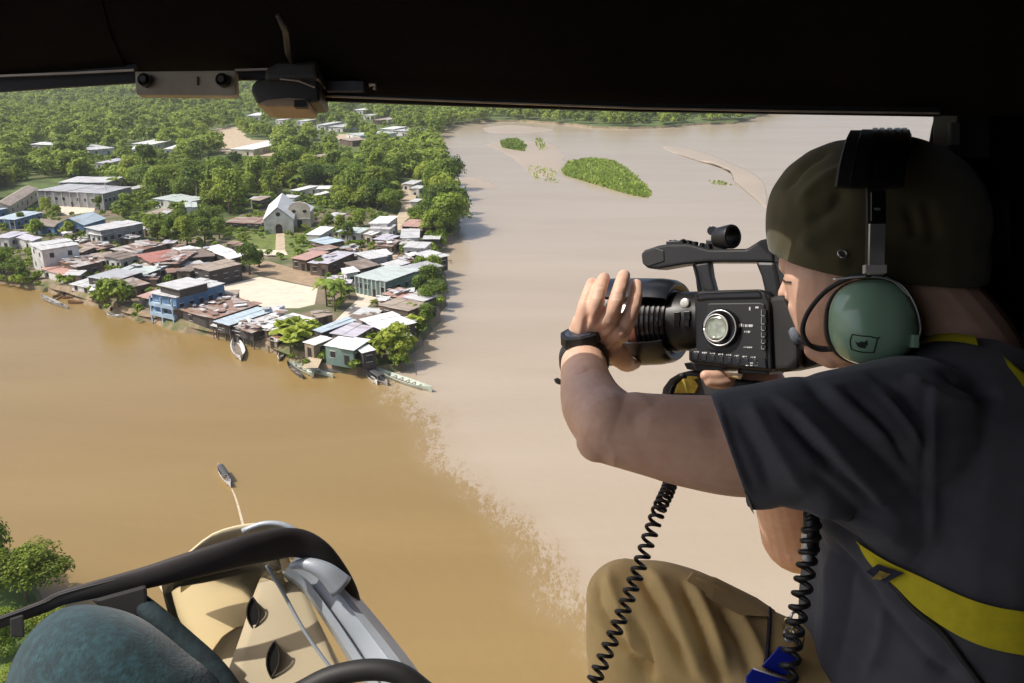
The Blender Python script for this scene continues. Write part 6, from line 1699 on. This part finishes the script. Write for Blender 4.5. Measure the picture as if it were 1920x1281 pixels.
web([(528, 806), (540, 812), (552, 820)], [(502, 855), (514, 862), (526, 870)], 'keeper_label', M['grip_yellow'], .0125, 6, st)
web([(625, 38), (700, 18), (780, 14), (850, 24)], [(640, 52), (710, 42), (790, 44), (860, 58)], 'collar_strap', M['yellow_web'], .006, 16)
web([(940, 85), (985, 125), (1060, 190)], [(960, 130), (1000, 180), (1060, 260)], 'shoulder_strap', M['yellow_web'], .006, 14)
mb = MB(); mb.tube(on_surface(shirt_tree, [ZS(*q) for q in [(540, 900), (620, 995), (720, 1080), (800, 1180), (880, 1290)]], 30, .003), .003, 8); put(mb.build('strap_edge', M['black_rubber'], None, smooth=True), har)
# ================================================================== COILED CORDS AND CLIP
M['cord'] = mat('black_cord', (.012, .011, .011), .42, var=.2, scale=60)
def coil(label, path, r, wire, turns, tw=0.0, n=22):
    P = ipoly(path, int(turns * n))
    C_ = np.array([W(*p) for p in P]); t = np.gradient(C_, axis=0); t /= np.linalg.norm(t, axis=1)[:, None]
    a_ = np.cross(t[0], Fv); a_ /= np.linalg.norm(a_)
    pts = []
    for i in range(len(C_)):
        a_ = a_ - t[i] * (a_ @ t[i]); a_ /= np.linalg.norm(a_); b_ = np.cross(t[i], a_)
        q = 2 * math.pi * turns * i / len(C_)
        k = min(1, i / (n * 1.0))
        pts.append(C_[i] + r * k * (math.cos(q) * a_ + math.sin(q) * b_))
    e = empty('coiled_cord', C_[-1], 0, label, 'coiled cord')
    mb = MB(); mb.tube(pts, wire, 8); put(mb.build('coil', M['cord'], None, smooth=True), e)
    return e
coil('taut black coiled cord hanging from the arm past the bent knee', [(1262, 880, .985), (1254, 915, .97), (1232, 965, .945), (1196, 1070, .925), (1155, 1180, .91), (1108, 1290, .90), (1085, 1340, .90)], .0064, .0021, 33)
coil('loose black coiled cord dangling along the shirt front by the blue clip', [(1522, 962, .90), (1520, 1010, .90), (1512, 1060, .90), (1502, 1120, .90), (1490, 1180, .90), (1482, 1240, .90), (1470, 1320, .90)], .0080, .0028, 13.5)
mb = MB(); c1 = empty('cord_plug', W(1522, 985, .905), 0, 'black plug with silver sleeve at the top of the loose coiled cord', 'plug')
mb.lathe([(-.03, .006), (-.02, .008), (.012, .0085), (.02, .005)], W(1521, 985, .905), Uv, 14); mb.build('plug_body', M['cam_black'], c1, smooth=True, auto=40)
mb = MB(); mb.lathe([(-.016, .0052), (.012, .0055)], W(1513, 1022, .905), Uv, 14); mb.build('plug_sleeve', M['silver_ring'], c1, smooth=True, auto=40)
M['blue_clip'] = mat('bright_blue_plastic', (.010, .022, .30), .30, var=.12, scale=30, coat=.2)
cl = empty('blue_clip', W(1450, 1260, .93), 0, 'bright blue plastic buckle hanging at the thigh beside the loose cord', 'buckle')
for nm, pr, d in (('buckle_body', [(1426, 1250), (1462, 1210), (1492, 1222), (1504, 1238), (1486, 1262), (1470, 1268)], .925), ('buckle_tongue', [(1398, 1268), (1412, 1251), (1478, 1272), (1492, 1300), (1480, 1330), (1398, 1320)], .915)):
    mb = MB(); mb.prism([W(x, y, d) for x, y in pr], [W(x, y, d + .016) for x, y in pr]); mb.build(nm, M['blue_clip'], cl, bevel=.003, seg=3, smooth=True, auto=40)
mb = MB(); mb.tube([W(x, y, .913) for x, y in [(1412, 1253), (1445, 1264), (1478, 1274)]], .0012, 6); mb.build('buckle_edge', M['silver_ring'], cl, smooth=True)
for i, (x, y) in enumerate(((1478, 1172), (1492, 1160), (1497, 1198), (1480, 1190))):
    mb = MB(); q0 = np.linspace(0, 2 * math.pi, 17); mb.tube([W(x + 9 * math.cos(q), y + 13 * math.sin(q), .935 + .004 * math.sin(q + i)) for q in q0], .0017, 6); mb.build('ring', M['steel'] if i % 2 else mat('brass_ring', (.55, .42, .20), .3, .9), cl, smooth=True)
# ================================================================== UNDERGROWTH, LEAN-TOS AND AIR
rg = np.random.default_rng(91)
uv, ut = crown_arrays(401, 1.7, 2.4, 0.1, 70, .55, 6)
VV, TT = [], []
one = lambda poly, x, y: bool(inside(poly, np.array([x]), np.array([y]))[0])
def under(n, x0, x1, y0, y1, test, smin, smax, z):
    far, near = G(0, y0, z)[1], G(0, y1, z)[1]; k = 0
    for _ in range(n * 6):
        Y = near + (far - near) * rg.uniform() ; X = (rg.uniform(x0, x1) - CX) / FPX * Y * 1.06
        px, py, d = project((X, Y, z))
        if not test(px, py): continue
        if any((X - h[0]) ** 2 + (Y - h[1]) ** 2 < (h[2] * .72) ** 2 for h in HOUSES): continue
        s = rg.uniform(smin, smax); a = rg.uniform(0, 6.28); c_, s_ = math.cos(a), math.sin(a); q = uv * s
        VV.append(np.stack([q[:, 0] * c_ - q[:, 1] * s_ + X, q[:, 0] * s_ + q[:, 1] * c_ + Y, q[:, 2] + z - .1], 1)); TT.append(np.clip(ut + rg.uniform(-.2, .3), 0, 1)); k += 1
        if k >= n: break
PATHS = [[(385, 535), (487, 480), (612, 510), (612, 560), (600, 600), (540, 600), (480, 595)], [(600, 640), (660, 545), (705, 530), (722, 550), (640, 645)], [(726, 430), (745, 425), (760, 470), (742, 495), (728, 485)], [(510, 425), (540, 425), (540, 475), (510, 475)], OPEN[1], OPEN[2], OPEN[3], OPEN[4], [(105, 383), (185, 383), (180, 400), (110, 406)], [(470, 462), (540, 466), (545, 482), (470, 478)]]
LANDP = SHORE + [(900, 150), (-420, 150)]
under(1700, -300, 900, 285, 470, lambda x, y: bool(allowed(np.array([x]), np.array([y]))[0]) and not any(x0 < x < x1 and y0 < y < y0 + 14 for x0, x1, y0 in FAR_GAPS), .8, 1.8, 1.4)
under(560, -60, 880, 385, 690, lambda x, y: one(LANDP, x, y) and one(VILLAGE, x, y) and not any(one(p, x, y) for p in PATHS), .45, 1.05, GZ)
under(430, -60, 880, 430, 700, lambda x, y: (x > 690 or x < 60 or rg.uniform() < .25) and one(LANDP, x, y) and not one(VILLAGE, x, y), .5, 1.1, 1.3)
tag(link('undergrowth', quads_mesh('undergrowth', np.concatenate(VV), np.concatenate(TT), M['leaf_mid'])), 'low tangled greenery filling the gaps below the trees and between the houses', 'undergrowth', kind='stuff')
# small patched lean-tos squeezed between the houses
nl = tries = 0
rl = random.Random(17)
while nl < 62 and tries < 20000:
    tries += 1
    px, py = rl.uniform(90, 815), rl.uniform(440, 660)
    if not one(VILLAGE, px, py) or any(one(p, px, py) for p in PATHS) or one([(420, 405), (610, 405), (610, 470), (430, 470)], px, py): continue
    p = G(px, py, GZ)
    if any((p[0] - h[0]) ** 2 + (p[1] - h[1]) ** 2 < (h[2] * .56 + 1.2) ** 2 for h in HOUSES): continue
    w, l = rl.uniform(2.6, 5.5), rl.uniform(2.4, 4.4); a = rl.choice((0.0, .6, -.5)) + rl.uniform(-.15, .15)
    ux, uy = np.array([math.cos(a), math.sin(a), 0]), np.array([-math.sin(a), math.cos(a), 0])
    h = rl.uniform(1.9, 2.6); q = p + (0, 0, h)
    A, B, C = (project(q + v)[:2] for v in (-ux * w / 2 - uy * l / 2, ux * w / 2 - uy * l / 2, -ux * w / 2 + uy * l / 2))
    house('low patched tin lean-to squeezed into a gap between the village houses', A, B, C, h, rl.choice(['rust', 'grey', 'light', 'light', 'tan', 'mix', 'lilac', 'white', 'white']), rl.choice(['brown', 'tan', 'dark']), wins=1, name='lean_to', cat='shed', group='lean-tos in the gaps of the village', debris=rl.choice((0, 2, 4)), seed=nl, inset=.2)
    nl += 1
# ---- air
hz, nt, b_ = new_mat('haze_air')
nt.nodes.remove(b_)
pv = nt.nodes.new('ShaderNodeVolumePrincipled')
pv.inputs['Color'].default_value = (.90, .91, .88, 1)
pv.inputs['Density'].default_value = .00013
pv.inputs['Anisotropy'].default_value = .2
nt.links.new(pv.outputs[0], nt.nodes['Material Output'].inputs['Volume'])
mb = MB(); mb.box((-400, 1500, 31.5), (3800, 1900, 34.0))
tag(mb.build('haze', hz), 'thin pale haze over river and forest', 'haze', kind='stuff')
